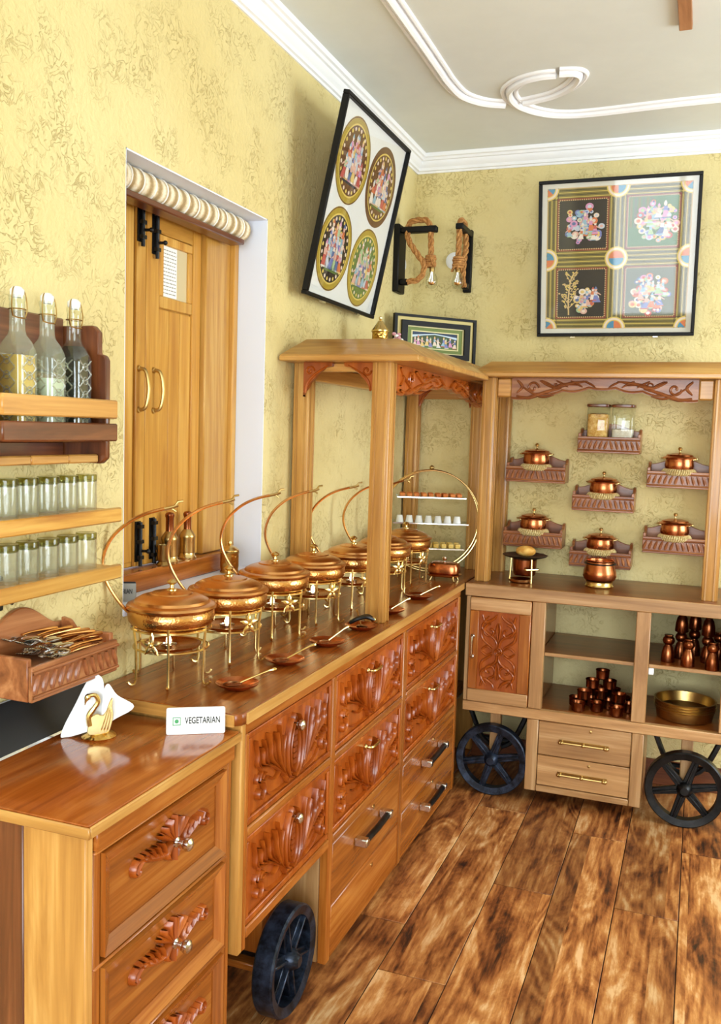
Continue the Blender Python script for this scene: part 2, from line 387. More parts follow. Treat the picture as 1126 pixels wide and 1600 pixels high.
# ================================================================== the room
fl = MB().box(XW - .3, XR + .2, YN - .2, YB + .2, -.06, -.004).build('floor', M['gap'])
tag(fl, 'worn brown wooden plank floor of the buffet room', 'floor', kind='structure')
col0 = -.565; cw = .1955
joints = {-2: 2.55, -1: 2.30, 0: 2.91, 1: 3.42, 2: 2.91, 3: 2.2, 4: 3.05, -3: 3.1, -4: 2.0}
for k in range(-4, 15):
    x0 = col0 + k * cw; x1 = min(x0 + cw, XR); x0 = max(x0, XW)
    if x1 - x0 < .03: continue
    j0 = joints.get(k, 1.7 + rng.random() * 1.2)
    ys = [j0 + 1.22 * q for q in range(-6, 4)]
    ys = [YN] + [y for y in ys if YN + .05 < y < YB - .05] + [YB]
    for a, b in zip(ys[:-1], ys[1:]):
        m = MB().box(x0 + .0014, x1 - .0014, a + .0016, b - .0016, -.006, rng.uniform(-.0012, 0))
        p = m.build('plank', M['floor'], None, org=((x0 + x1) / 2, (a + b) / 2, 0), bevel=.0012)
        p.parent = fl
# walls ------------------------------------------------------------
WY0, WY1, WZ0, WZ1 = 1.838, 2.578, 1.05, 2.136      # hatch opening in the left wall
T = .30
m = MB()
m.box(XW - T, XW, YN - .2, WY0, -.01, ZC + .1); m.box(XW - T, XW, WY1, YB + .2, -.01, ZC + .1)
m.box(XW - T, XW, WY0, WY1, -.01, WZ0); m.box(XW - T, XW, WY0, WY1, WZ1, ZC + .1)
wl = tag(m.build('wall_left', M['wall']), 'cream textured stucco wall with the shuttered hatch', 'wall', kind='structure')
m = MB(); e = .004
m.box(XW - .16, XW - .001, WY0 - .001, WY0 + e, WZ0, WZ1); m.box(XW - .16, XW - .001, WY1 - e, WY1 + .001, WZ0, WZ1)
m.box(XW - .16, XW - .001, WY0, WY1, WZ1 - e, WZ1 + .001)
m.build('reveal_lining', M['reveal'], wl)
tag(MB().box(XW - .16, XW + .004, WY0, WY1, WZ0 - .02, WZ0 + .004).build('sill', M['reveal'], wl, bevel=.003), 'white painted window sill')
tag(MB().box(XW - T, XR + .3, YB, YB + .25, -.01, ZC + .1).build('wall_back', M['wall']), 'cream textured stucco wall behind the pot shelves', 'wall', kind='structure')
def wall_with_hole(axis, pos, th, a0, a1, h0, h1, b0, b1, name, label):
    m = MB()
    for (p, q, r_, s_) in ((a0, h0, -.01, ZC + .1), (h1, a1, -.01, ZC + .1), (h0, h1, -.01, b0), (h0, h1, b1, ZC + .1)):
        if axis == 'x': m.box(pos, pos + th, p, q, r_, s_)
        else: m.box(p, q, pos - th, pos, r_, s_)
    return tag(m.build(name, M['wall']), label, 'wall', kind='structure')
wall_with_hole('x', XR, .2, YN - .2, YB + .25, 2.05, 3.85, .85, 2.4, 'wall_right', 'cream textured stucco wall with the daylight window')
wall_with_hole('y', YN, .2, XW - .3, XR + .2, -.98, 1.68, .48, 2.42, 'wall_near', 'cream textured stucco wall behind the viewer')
tag(MB().box(XW - T, XR + .3, YN - .2, YB + .25, ZC, ZC + .08).build('ceiling', M['ceiling']), 'off-white painted plaster ceiling', 'ceiling', kind='structure')
tag(MB().box(XW + .001, XR, YB - .012, YB - .0005, 0, .11).build('under_cart_shade_strip', M['rose_x'], None, bevel=.002), 'dark brown strip along the back wall, added as under-cart shade', 'shade strip', kind='structure')  # added strip: its dark colour stands in for the shade beneath the carts
def winframe(name, axis, pos, a0, a1, b0, b1, n, label):
    r_ = thing(name, label, 'window', (pos, (a0 + a1) / 2, b0) if axis == 'x' else ((a0 + a1) / 2, pos, b0), kind='structure')
    def bar(nm, p0, p1, q0, q1):
        if axis == 'x': bxp(nm, M['white'], r_, pos + .02, pos + .07, p0, p1, q0, q1)
        else: bxp(nm, M['white'], r_, p0, p1, pos - .07, pos - .02, q0, q1)
    bar('frame', a0, a0 + .05, b0, b1); bar('frame', a1 - .05, a1, b0, b1)
    bar('frame', a0 + .05, a1 - .05, b0, b0 + .05); bar('frame', a0 + .05, a1 - .05, b1 - .05, b1)
    for i in range(1, n):
        c = a0 + (a1 - a0) * i / n; bar('mullion', c - .025, c + .025, b0 + .05, b1 - .05)
winframe('window_2', 'x', XR, 2.05, 3.85, .85, 2.4, 2, 'white framed daylight window in the right wall')
winframe('window_3', 'y', YN, -.98, 1.68, .48, 2.42, 4, 'white framed window in the wall behind the viewer')
# cornice ----------------------------------------------------------
prof = [(0, 2.668), (.006, 2.668), (.008, 2.676), (.016, 2.678), (.018, 2.690), (.023, 2.696), (.030, 2.707), (.032, 2.716), (.040, 2.718), (.044, 2.727), (.052, 2.730), (.055, ZC), (0, ZC)]
tag(MB().prism([(XW + a, b) for a, b in prof], 'y', YN, YB).build('trim_1', M['white'], sharp=20), 'white stepped plaster cornice along the hatch wall', 'cornice', kind='structure')
tag(MB().prism([(YB - a, b) for a, b in prof], 'x', XW + .0, XR).build('trim_2', M['white'], sharp=20), 'white stepped plaster cornice above the square painting', 'cornice', kind='structure')
PATHS = [[(-.912, YN + .3), (-.915, 1.5), (-.918, 2.8), (-.92, 3.1), (-.92, 3.24), (-.904, 3.371), (-.846, 3.46), (-.77, 3.504)],
         [(XR - .4, 3.65), (1.0, 3.65), (-.01, 3.65), (-.442, 3.68), (-.576, 3.671), (-.66, 3.621), (-.715, 3.545), (-.738, 3.458), (-.726, 3.368), (-.669, 3.296), (-.601, 3.267), (-.545, 3.267)],
         [(-.533, 3.256), (-.48, 3.269), (-.473, 3.315), (-.511, 3.39), (-.578, 3.455), (-.66, 3.489), (-.701, 3.5)]]
m = MB()
for P_ in PATHS:
    P_ = sp2(P_, 6)
    for off, wv_, hv in ((-.024, .009, .010), (0, .014, .022), (.024, .009, .010)):
        Q = []
        for i in range(len(P_)):
            a = P_[max(i - 1, 0)]; b = P_[min(i + 1, len(P_) - 1)]
            L = math.hypot(b[0] - a[0], b[1] - a[1]) or 1
            Q.append((P_[i][0] - (b[1] - a[1]) / L * off, P_[i][1] + (b[0] - a[0]) / L * off))
        m.ridge(Q, [wv_] * len(Q), hv, lambda u, v, n: (u, v, ZC - n))
tag(m.build('trim_3', M['white']), 'white scrolled plaster moulding curling on the ceiling', 'moulding', kind='structure')
tag(MB().box(-.139, -.101, 1.9, 3.005, ZC - .018, ZC).build('ceiling_batten', wood('brown_batten', (150, 98, 62), (176, 122, 82), (190, 138, 96), 'y', .5, 0), None, org=(-.12, 2.45, ZC - .018), bevel=.002),
    'brown wooden batten fixed to the ceiling', 'batten')
# the shuttered hatch ----------------------------------------------
dx = -1.43
hw = thing('window_1', 'honey wooden double shutters closing the white hatch recess', 'shutter', (dx, 2.2, WZ0), kind='structure')
dm = M['door_z']
bxp('frame_jamb', dm, hw, dx - .02, dx + .030, 2.40, 2.545, WZ0 + .06, WZ1 - .004)
bxp('frame_bead', dm, hw, dx - .02, dx + .044, 2.545, 2.574, WZ0 + .06, WZ1 - .004)
bxp('frame_jamb', dm, hw, dx - .02, dx + .030, 1.842, 1.86, WZ0 + .06, WZ1 - .004)
bxp('frame_head', M['door_y'], hw, dx - .02, dx + .044, 1.86, 2.545, 2.085, WZ1 - .004)
bxp('threshold', M['orange_y'], hw, dx - .02, dx + .06, 1.842, 2.54, WZ0 + .004, WZ0 + .058)
# left leaf
lf = bxp('shutter_leaf', dm, hw, dx - .02, dx + .004, 1.861, 2.113, WZ0 + .06, 2.084)
for y0 in (1.90, 1.985): bxp('board', dm, lf, dx + .004, dx + .010, y0, y0 + .078, WZ0 + .075, 2.07, .002)
bxp('meeting_stile', dm, lf, dx + .004, dx + .014, 2.07, 2.1125, WZ0 + .062, 2.083, .002)
# right leaf
rf = bxp('shutter_leaf', dm, hw, dx - .02, dx + .004, 2.1145, 2.398, WZ0 + .06, 2.084)
bxp('meeting_stile', dm, rf, dx + .004, dx + .014, 2.115, 2.178, WZ0 + .062, 2.083, .002)
bxp('outer_stile', dm, rf, dx + .004, dx + .014, 2.352, 2.397, WZ0 + .062, 2.083, .002)
bxp('top_rail', M['door_y'], rf, dx + .004, dx + .012, 2.178, 2.352, 2.018, 2.083, .002)
for y0 in (2.18, 2.2375, 2.295): bxp('board', dm, rf, dx + .004, dx + .008, y0, y0 + .0555, WZ0 + .07, 1.815, .0015)
for (a, b, c, d) in ((2.18, 2.35, 1.818, 1.85), (2.18, 2.35, 1.992, 2.016), (2.18, 2.20, 1.85, 1.992), (2.33, 2.35, 1.85, 1.992)):
    bxp('pane_frame', M['door_z'], rf, dx + .004, dx + .013, a, b, c, d, .002)
tag(MB().box(dx + .004, dx + .006, 2.2, 2.33, 1.85, 1.992).build('pane', plain('frosted_pane', (206, 190, 150), .3), rf), 'small translucent pane')
nt = MB().box(dx + .0062, dx + .0072, 2.198, 2.275, 1.853, 1.99).build('notice', M['paper'], rf)
m = MB()
for i in range(13):
    z = 1.98 - i * .0098
    y = 2.203
    while y < 2.268:
        L = rng.uniform(.006, .016); m.box(dx + .0072, dx + .0075, y, min(y + L, 2.271), z - .0016, z + .0012); y += L + .003
tag(m.build('print_lines', M['greypaper'], rf), 'grey lines of print on a white notice')
def pull(parent, y, z0, z1):
    m = MB()
    pts = smoothpath([(dx + .014, y, z0), (dx + .034, y + .004, z0 + .008), (dx + .042, y + .006, (z0 + z1) / 2), (dx + .034, y + .004, z1 - .008), (dx + .014, y, z1)], 5)
    m.tube(pts, .0052, 8)
    for z in (z0, z1): m.M = Matrix.Translation((dx + .012, y, z)) @ Matrix.Rotation(PI / 2, 4, 'Y'); m.lathe([(0, .008), (.007, .007), (.009, .002), (.009, 0)], 12); m.M = None
    m.build('pull_handle', M['brass_old'], parent)
pull(lf, 2.082, 1.535, 1.645); pull(rf, 2.152, 1.535, 1.645)
def bolt(parent, y, z0, z1, flip=1):
    m = MB(); m.box(dx + .013, dx + .017, y - .012, y + .012, z0, z1); m.tube([(dx + .024, y, z0 - .012), (dx + .024, y, z1 - .002)], .0055, 8)
    for z in (z0 + .012, (z0 + z1) / 2, z1 - .014): m.box(dx + .017, dx + .030, y - .009, y + .009, z - .005, z + .005)
    m.tube([(dx + .024, y, z0 + .03), (dx + .044, y + .004 * flip, z0 + .03)], .004, 8); m.ball((dx + .046, y + .004 * flip, z0 + .03), .0065, 10, 6)
    m.build('slide_bolt', M['iron_black'], parent)
bolt(lf, 2.083, 1.975, 2.075); bolt(rf, 2.150, 1.955, 2.075)
bolt(lf, 2.083, 1.125, 1.235); bolt(rf, 2.150, 1.125, 1.24)
# rolled blind
bl = thing('rolled_blind', 'rolled woven cane blind under the hatch lintel', 'blind', (-1.365, 2.2, 2.06))
m = MB(); m.M = Matrix.Translation((-1.362, 1.845, 2.098)) @ Matrix.Rotation(-PI / 2, 4, 'X')
m.lathe([(0, 0), (.031, 0), (.032, .004), (.032, .694), (.031, .698), (0, .698)], 24); m.M = None
m.build('roll', M['blind'], bl)
for i in range(13):
    m = MB(); y = 1.87 + i * .0525
    m.tube([(-1.362 + .0325 * math.cos(a), y, 2.098 + .0325 * math.sin(a)) for a in [2 * PI * j / 20 for j in range(20)]], .0028, 5, True)
    m.build('binding_cord', M['cream'], bl)
bxp('bottom_rail', M['rose_y'], bl, -1.385, -1.335, 1.845, 2.512, 2.047, 2.064)

# ================================================================== carving helpers
def carving(parent, fr, a, b, h=.010, mat_=None, name='carving'):
    """leafy relief inside a panel of half size a x b"""
    m = MB()
    for i in range(6):
        for j in range(3):
            u = (j - 1) * .075 * b + (.035 * b if i % 2 else 0); v = (-.42 + i * .16) * b
            m.ridge([(u, v - .065 * b), (u + .01 * b, v), (u, v + .065 * b)], [.012 * b, .034 * b, .012 * b], h * .8, fr)
    W = .032 * b
    for s in (-1, 1):
        m.ridge(sp2([(s * .02 * b, -.72 * b), (s * .22 * b, -.5 * b), (s * .30 * b, .0 * b), (s * .20 * b, .42 * b), (s * .06 * b, .66 * b)]), W, h, fr)
        m.ridge(sp2([(s * .06 * b, -.88 * b), (s * .36 * b, -.66 * b), (s * .50 * b, -.1 * b), (s * .44 * b, .45 * b), (s * .22 * b, .86 * b)]), W * 1.15, h * 1.1, fr)
        m.ridge(sp2([(s * .38 * b, -.9 * b), (s * .62 * b, -.55 * b), (s * .72 * b, .1 * b), (s * .62 * b, .5 * b)]), W, h * .9, fr)
        # S-curved leaf strokes towards the side
        x0, x1 = .80 * b, a - .14 * b; n = 7
        for k in range(n):
            t = (k + .2) / n; x = x0 + (x1 - x0) * t; zt = (.88 - .12 * ((k * 7) % 3)) * b
            P = [(s * (.42 + .055 * k) * b, -.80 * b + .05 * b * k), (s * (.55 * b + (x - .55 * b) * .50), (-.38 + .045 * k) * b), (s * (x - .03 * b), (.14 + .03 * (k % 2)) * b), (s * (x + .02 * b), .5 * b), (s * (x + .12 * b), zt)]
            m.ridge(sp2(P, 4), W * (.9 + .3 * (k % 2)), h * (.8 + .3 * (k % 2)), fr)
            if k % 2: m.ridge(sp2([(s * (x + .03 * b), -.02 * b), (s * (x + .12 * b), .22 * b), (s * (x + .17 * b), .50 * b)], 3), W * .7, h * .7, fr)
        cx = s * (a - .42 * b)
        m.ridge(spiral(cx, -.56 * b, .30 * b, .05 * b, PI / 2 - s * .2, PI / 2 + s * 2.2 * PI, 20), [W * .9] * 21, h, fr)
        for k in range(4):
            q = PI / 2 + s * (-.5 + k * .42); r0, r1 = .38 * b, .62 * b
            P = [(cx + r * math.cos(q + dq * s), -.56 * b + r * math.sin(q + dq * s) * .85) for r, dq in ((r0, 0), ((r0 + r1) / 2, .12), (r1, .3))]
            m.ridge(sp2([(max(-a * .97, min(a * .97, u)), v) for u, v in P], 3), W * .9, h * .8, fr)
        m.ridge(sp2([(s * .3 * b, -.93 * b), (s * .45 * a, -.90 * b), (s * .62 * a, -.80 * b), (s * (a - .75 * b), -.62 * b)], 4), W, h * .7, fr)
        m.ridge(sp2([(s * .80 * b, -.35 * b), (s * (.80 * b + .25 * (a - b)), -.52 * b), (s * (.8 * b + .45 * (a - b)), -.35 * b)], 4), W, h * .8, fr)
    m.ridge(sp2([(-.10 * b, .72 * b), (0, .93 * b), (.10 * b, .72 * b)], 4), W, h * .8, fr)
    return m.build(name, mat_ or M['carved'], parent, normals=False)
def bow_handle(parent, c, d, n, L, mat_, out=.024, r=.0045, name='bow_handle'):
    c, d, n = Vector(c), Vector(d), Vector(n); m = MB()
    pts = [c - d * L / 2, c - d * L / 2 + n * out * .7, c - d * L * .38 + n * out, c + n * out * 1.08, c + d * L * .38 + n * out, c + d * L / 2 + n * out * .7, c + d * L / 2]
    m.tube(smoothpath(pts, 4), r, 8)
    for s in (-1, 1): m.ball(c + d * L / 2 * s + n * .003, r * 1.9, 10, 6)
    return m.build(name, mat_, parent)
def knob(parent, c, n, r=.013, mat_=None):
    m = MB(); m.M = Matrix.Translation(c) @ Vector((0, 0, 1)).rotation_difference(Vector(n)).to_matrix().to_4x4()
    m.lathe([(r * .75, 0), (r * .75, .003), (r * .4, .006), (r * .35, .014), (r * .8, .018), (r, .024), (r * .9, .031), (r * .5, .035), (0, .036)], 16)
    return m.build('knob', mat_ or M['steel'], parent)
def cartwheel(parent, c, axis, rad, wd, mat_):
    """iron spoked wheel; axis 'x' or 'y'"""
    rm = Matrix.Translation(c) @ (Matrix.Rotation(PI / 2, 4, 'Y') if axis == 'x' else Matrix.Rotation(PI / 2, 4, 'X'))
    h = wd / 2
    m = MB(); m.M = rm
    m.lathe([(rad * .80, -h * .8), (rad * .97, -h), (rad, -h * .8), (rad, h * .8), (rad * .97, h), (rad * .80, h * .8), (rad * .80, -h * .8)], 48)
    wh = m.build('wheel', mat_, parent, sharp=30)
    m = MB(); m.M = rm
    m.lathe([(0, -h * 1.5), (rad * .10, -h * 1.5), (rad * .13, -h * 1.3), (rad * .2, -h * .7), (rad * .2, h * .7), (rad * .13, h * 1.3), (rad * .10, h * 1.5), (0, h * 1.5)], 20)
    m.build('hub', mat_, wh)
    for k in range(6):
        m = MB(); m.M = rm @ Matrix.Rotation(k * PI / 3 + .22, 4, 'Z')
        m.prism([(rad * .12, -rad * .115), (rad * .82, -rad * .085), (rad * .82, rad * .085), (rad * .12, rad * .115)], 'z', -h * .35, h * .35)
        m.prism([(rad * .12, -rad * .03), (rad * .82, -rad * .02), (rad * .82, rad * .02), (rad * .12, rad * .03)], 'z', -h * .75, h * .75)
        m.build('spoke', mat_, wh, bevel=.002)
    return wh
def post(parent, x, y, z0, z1, wd, mat_):
    h = wd / 2
    p = MB().box(x - h, x + h, y - h, y + h, z0, z1).build('post', mat_, parent, bevel=.004, seg=2)
    m = MB(); g = .0025
    for s in (-.55, .55):
        m.box(x + s * h - .004, x + s * h + .004, y - h - g, y - h, z0, z1)
        m.box(x + h, x + h + g, y + s * h - .004, y + s * h + .004, z0, z1)
    m.build('fluting', mat_, p, bevel=.001)
    return p
def scallop(u0, u1, z1, drop, n):
    """lower edge of a carved valance: deep at both ends, stepping up to the middle in scallops"""
    pts = []; N = n * 6
    for i in range(N + 1):
        t = i / N; e = abs(2 * t - 1)
        base = drop * (.42 + .58 * e ** 1.3)
        pts.append((u0 + (u1 - u0) * t, z1 - base - .010 * abs(math.sin(PI * t * n))))
    return [(u1, z1), (u0, z1)] + pts
def valance(parent, axis, pos, th, u0, u1, z1, drop, n, mat_, sgn):
    """sgn: direction of the carved face along the axis"""
    poly = scallop(u0, u1, z1, drop, n)
    v = MB().prism(poly, axis, pos - th / 2, pos + th / 2).build('valance', mat_, parent)
    face = pos + sgn * th / 2
    fr = (lambda u, v_, q: (face + sgn * q, u, v_)) if axis == 'x' else (lambda u, v_, q: (u, face + sgn * q, v_))
    m = MB(); L = u1 - u0
    low = [p for p in poly[2:]]
    m.ridge([(a, b + .006) for a, b in low], [.004] * len(low), .006, fr)
    for s in (0, 1):
        g = lambda t: u0 + L * t if s == 0 else u1 - L * t
        sg = 1 if s == 0 else -1
        m.ridge(spiral(g(.12), z1 - drop * .45, drop * .30, drop * .06, 0, sg * 2 * PI * 1.1, 16), [drop * .06] * 17, .008, fr)
        m.ridge(sp2([(g(.03), z1 - drop * .85), (g(.10), z1 - drop * .92), (g(.2), z1 - drop * .62), (g(.28), z1 - drop * .45)]), drop * .09, .008, fr)
        m.ridge(sp2([(g(.16), z1 - drop * .12), (g(.24), z1 - drop * .40), (g(.33), z1 - drop * .22), (g(.42), z1 - drop * .12)]), drop * .09, .008, fr)
        m.ridge(sp2([(g(.20), z1 - drop * .7), (g(.28), z1 - drop * .28), (g(.38), z1 - drop * .30)]), drop * .07, .007, fr)
        for q in (.22, .30, .38, .45):
            m.ridge(sp2([(g(q - .05), z1 - drop * .10), (g(q - .01), z1 - drop * .26), (g(q + .015), z1 - drop * .40)], 3), drop * .055, .008, fr)
        m.ridge(spiral(g(.25), z1 - drop * .30, drop * .15, drop * .03, 0, -sg * 6, 12), [drop * .04] * 13, .008, fr)
        m.ridge(sp2([(g(.05), z1 - drop * .35), (g(.16), z1 - drop * .86), (g(.24), z1 - drop * .78)]), drop * .06, .008, fr)
        m.ridge(sp2([(g(.03), z1 - drop * .1), (g(.06), z1 - drop * .4), (g(.03), z1 - drop * .7)]), drop * .08, .007, fr)
    m.build('carving', mat_, v, normals=False)
    return v
def bracket(parent, axis, pos, th, u, sg, z1, w_, h_, mat_, nrm):
    """carved corner bracket: from post at u going in direction sg"""
    pts = [(u, z1), (u + sg * w_, z1)]
    N = 18
    for i in range(N + 1):
        t = i / N; a = t * PI / 2
        x = w_ * (.35 * (1 - math.sin(a)) + .65 * (1 - t)) * .98; z = h_ * (.35 * (1 - math.cos(a)) + .65 * t)
        wob = .007 * abs(math.sin(t * PI * 4))
        pts.append((u + sg * max(x - wob, .0), z1 - max(z, .012) - wob * .5))
    pts.append((u, z1 - h_))
    b = MB().prism(pts, axis, pos - th / 2, pos + th / 2).build('bracket', mat_, parent)
    face = pos + nrm * th / 2
    fr = (lambda a, v_, q: (face + nrm * q, a, v_)) if axis == 'x' else (lambda a, v_, q: (a, face + nrm * q, v_))
    m = MB()
    m.ridge(spiral(u + sg * w_ * .22, z1 - h_ * .25, w_ * .17, w_ * .03, 0, sg * 7, 14), [w_ * .035] * 15, .006, fr)
    m.ridge(sp2([(u + sg * w_ * .08, z1 - h_ * .9), (u + sg * w_ * .15, z1 - h_ * .6), (u + sg * w_ * .4, z1 - h_ * .35), (u + sg * w_ * .85, z1 - h_ * .09)]), w_ * .05, .006, fr)
    m.build('carving', mat_, b, normals=False)
    return b

# ================================================================== long buffet cart on the left
CT = .885; XF = -.885
lc = thing('buffet_cart', 'long carved wooden buffet cart with canopy along the hatch wall', 'cart', (-1.08, 2.85, 0))
XB = XW + .006
m = MB().prism([(XB, 1.70), (-1.21, 1.688), (XF - .012, 1.688), (XF, 1.700), (XF, 4.07), (XB, 4.07)], 'z', CT - .026, CT)
tag(m.build('countertop', M['counter'], lc, bevel=.003), 'glossy dark varnished countertop')
tag(bxp('edge_strip', M['honey_y'], lc, XF - .001, XF + .004, 1.715, 3.635, CT - .027, CT - .001, .001), 'honey coloured edging strip')
tag(bxp('edge_strip', M['honey_x'], lc, -1.21, XF - .014, 1.6815, 1.6875, CT - .027, CT - .001, .001), 'honey coloured edging strip')
bxp('top_rail', M['orange_y'], lc, XF - .03, XF - .004, 1.712, 3.605, .832, .859)
oz, oy = M['orange_z'], M['orange_y']
bxp('end_panel', M['honey_z'], lc, XB + .01, XF - .0035, 1.702, 1.722, .335, .859)
for y0, y1, z0 in ((1.7225, 1.738, .335), (2.222, 2.252, .02), (2.848, 2.888, .02), (3.575, 3.606, .02)):
    bxp('stile', oz, lc, XF - .03, XF - .003, y0, y1, z0, .832)
bxp('inner_panel', M['pale_z'], lc, XB + .01, XF - .031, 2.224, 2.242, .02, .38)
bxp('back_panel', oy, lc, XB + .002, XB + .01, 1.722, 4.06, .335, .859)
bxp('base_board', oy, lc, XB + .012, XF - .04, 1.74, 4.06, .345, .357)
bxp('bottom_board', oy, lc, XB + .012, XF - .032, 2.243, 4.06, .022, .034)
bxp('end_panel', M['honey_z'], lc, XB + .01, XF - .031, 4.04, 4.06, .036, .859)
colsY = [(1.7385, 2.2215), (2.2525, 2.8475), (2.8885, 3.5745)]
for (y0, y1) in colsY:
    bxp('rail', oy, lc, XF - .028, XF - .002, y0, y1, .594, .616)
    bxp('rail', oy, lc, XF - .028, XF - .002, y0, y1, .358, .384)
def carved_drawer(y0, y1, z0, z1, hd):
    d = bxp('drawer', M['carved'], lc, XF - .035, XF - .012, y0, y1, z0, z1)
    for (a, b, c, e_) in ((y0, y1, z1 - .014, z1), (y0, y1, z0, z0 + .016), (y0, y0 + .014, z0 + .016, z1 - .014), (y1 - .014, y1, z0 + .016, z1 - .014)):
        bxp('drawer_moulding', M['carved'], d, XF - .012, XF - .005, a, b, c, e_, .002)
    yc, zc = (y0 + y1) / 2, (z0 + z1) / 2
    fr = lambda u, v, n: (XF - .0125 + n, yc + u, zc + v)
    carving(d, fr, (y1 - y0) / 2 - .018, (z1 - z0) / 2 - .018, .015)
    if hd: knob(d, (XF - .012, yc, zc + .055), (1, 0, 0), .014)
    else: bow_handle(d, (XF - .012, yc, zc + .06), (0, 1, 0), (1, 0, 0), .075, M['brass'], .024)
for i, (y0, y1) in enumerate(colsY):
    carved_drawer(y0 + .002, y1 - .002, .618, .830, i == 0); carved_drawer(y0 + .002, y1 - .002, .386, .592, i == 0)
def plain_drawer(y0, y1, z0, z1, hd):
    d = bxp('drawer', oy, lc, XF - .03, XF - .004, y0, y1, z0, z1)
    yc, zc = (y0 + y1) / 2, (z0 + z1) / 2
    if hd:
        h = MB().tube([(XF + .024, yc - .10, zc + .02), (XF + .026, yc, zc + .02), (XF + .024, yc + .10, zc + .02)], .0105, 10).build('bar_handle', M['iron_black'], d)
        for s in (-1, 1): tag(bxp('handle_end', M['steel'], h, XF - .004, XF + .036, yc + s * .110 - .014, yc + s * .110 + .014, zc + .008, zc + .032, .003), 'bright steel handle end')
    m = MB(); m.M = Matrix.Translation((XF - .004, yc + .04, z1 - .022 if hd else z1 - .03)) @ Matrix.Rotation(PI / 2, 4, 'Y'); m.lathe([(.007, 0), (.007, .002), (.003, .003), (0, .003)], 12)
    m.build('lock', M['brass'], d)
plain_drawer(2.2535, 2.8465, .178, .356, True); plain_drawer(2.2535, 2.8465, .024, .175, False)
plain_drawer(2.8895, 3.5735, .192, .356, True); plain_drawer(2.8895, 3.5735, .024, .189, True)
cartwheel(lc, (-.925, 2.035, .138), 'x', .138, .056, M['iron'])
MB().tube([(-1.25, 2.035, .138), (-.90, 2.035, .138)], .016, 10).build('axle', M['iron_black'], lc)
bxp('axle_block', oz, lc, -1.03, -.975, 1.995, 2.075, .156, .345); bxp('axle_block', M['orange_x'], lc, -1.24, -.972, 2.0, 2.07, .100, .12)
# canopy of the left cart
hz = M['honey_z']
post(lc, -1.252, 2.80, CT, 1.715, .056, hz); post(lc, -.952, 2.745, CT, 1.715, .062, hz)
post(lc, -1.252, 4.035, CT, 1.715, .056, hz); post(lc, -.948, 4.035, CT, 1.715, .056, hz)
m = MB()
m.prism([(XB, 2.662), (-.818, 2.662), (-.818, 3.636), (-.893, 3.640), (-.893, 4.072), (XB, 4.072)], 'z', 1.713, 1.731)
m.frust(XB, -.818, 2.662, 3.636, 1.731, -1.235, -.915, 2.76, 3.636, 1.79); m.frust(XB, -.893, 3.636, 4.072, 1.731, -1.235, -.915, 3.636, 4.05, 1.79)
m.build('canopy_roof', M['honey_x'], lc, bevel=.003)
bxp('canopy_beam', M['honey_y'], lc, -1.275, -1.23, 2.83, 4.005, 1.66, 1.712)
bxp('canopy_beam', M['honey_x'], lc, -1.222, -.984, 2.745, 2.775, 1.685, 1.712)
bxp('canopy_beam', M['honey_x'], lc, -1.222, -.978, 4.02, 4.05, 1.65, 1.712)
bracket(lc, 'y', 2.735, .02, -1.224, 1, 1.7125, .10, .11, M['carved'], -1)
bracket(lc, 'y', 2.735, .02, -.984, -1, 1.7125, .10, .10, M['carved'], -1)
bracket(lc, 'y', 4.025, .02, -1.224, 1, 1.7125, .09, .11, M['carved'], -1)
bracket(lc, 'y', 4.025, .02, -.976, -1, 1.7125, .09, .11, M['carved'], -1)
valance(lc, 'x', -.935, .022, 2.777, 4.006, 1.7125, .095, 9, M['carved'], 1)

# ================================================================== carved cart on the back wall
YF = 3.64; BX0, BX1 = -.872, .175
bc = thing('display_cart', 'carved display cart with open shelves against the back wall', 'cart', ((BX0 + BX1) / 2, 3.86, 0))
pz, px_ = M['pale_z'], M['pale_x']
tag(MB().box(BX0 - .006, BX1 + .006, YF + .006, YB - .008, CT - .022, CT).build('countertop', M['counter_x'], bc, bevel=.003), 'glossy dark varnished countertop')
bxp('top_rail', px_, bc, BX0 - .006, BX1 + .006, YF - .004, YF + .0055, .832, CT)
for (x0, x1, z0) in ((BX0, BX0 + .018, .392), (-.6, -.546, .392), (-.196, -.142, .392), (BX1 - .05, BX1, .392)):
    bxp('stile', pz, bc, x0, x1, YF, YF + .03, z0, .832)
bxp('rail', px_, bc, BX0, BX1, YF, YF + .03, .348, .390)
for x0 in (BX0, -.581, -.178, BX1 - .018): bxp('divider', M['orange_z'], bc, x0, x0 + .018, YF + .031, YB - .010, .392, .860)
bxp('floor_board', M['counter_x'], bc, BX0, BX1, YF + .031, YB - .010, .372, .390)
tag(bxp('shelf', M['counter_x'], bc, -.562, -.179, YF + .032, YB - .012, .612, .624, .002), 'thin dark varnished shelf')
tag(bxp('shelf', M['counter_x'], bc, -.159, BX1 - .019, YF + .032, YB - .012, .612, .624, .002), 'thin dark varnished shelf')
bxp('shelf_lip', px_, bc, -.545, -.197, YF + .022, YF + .0315, .610, .6238, .001); bxp('shelf_lip', px_, bc, -.141, BX1 - .051, YF + .022, YF + .0315, .610, .6238, .001)
tag(bxp('shelf_clip', M['white'], bc, -.1415, -.122, YF + .020, YF + .04, .583, .609, .002), 'white shelf clip')
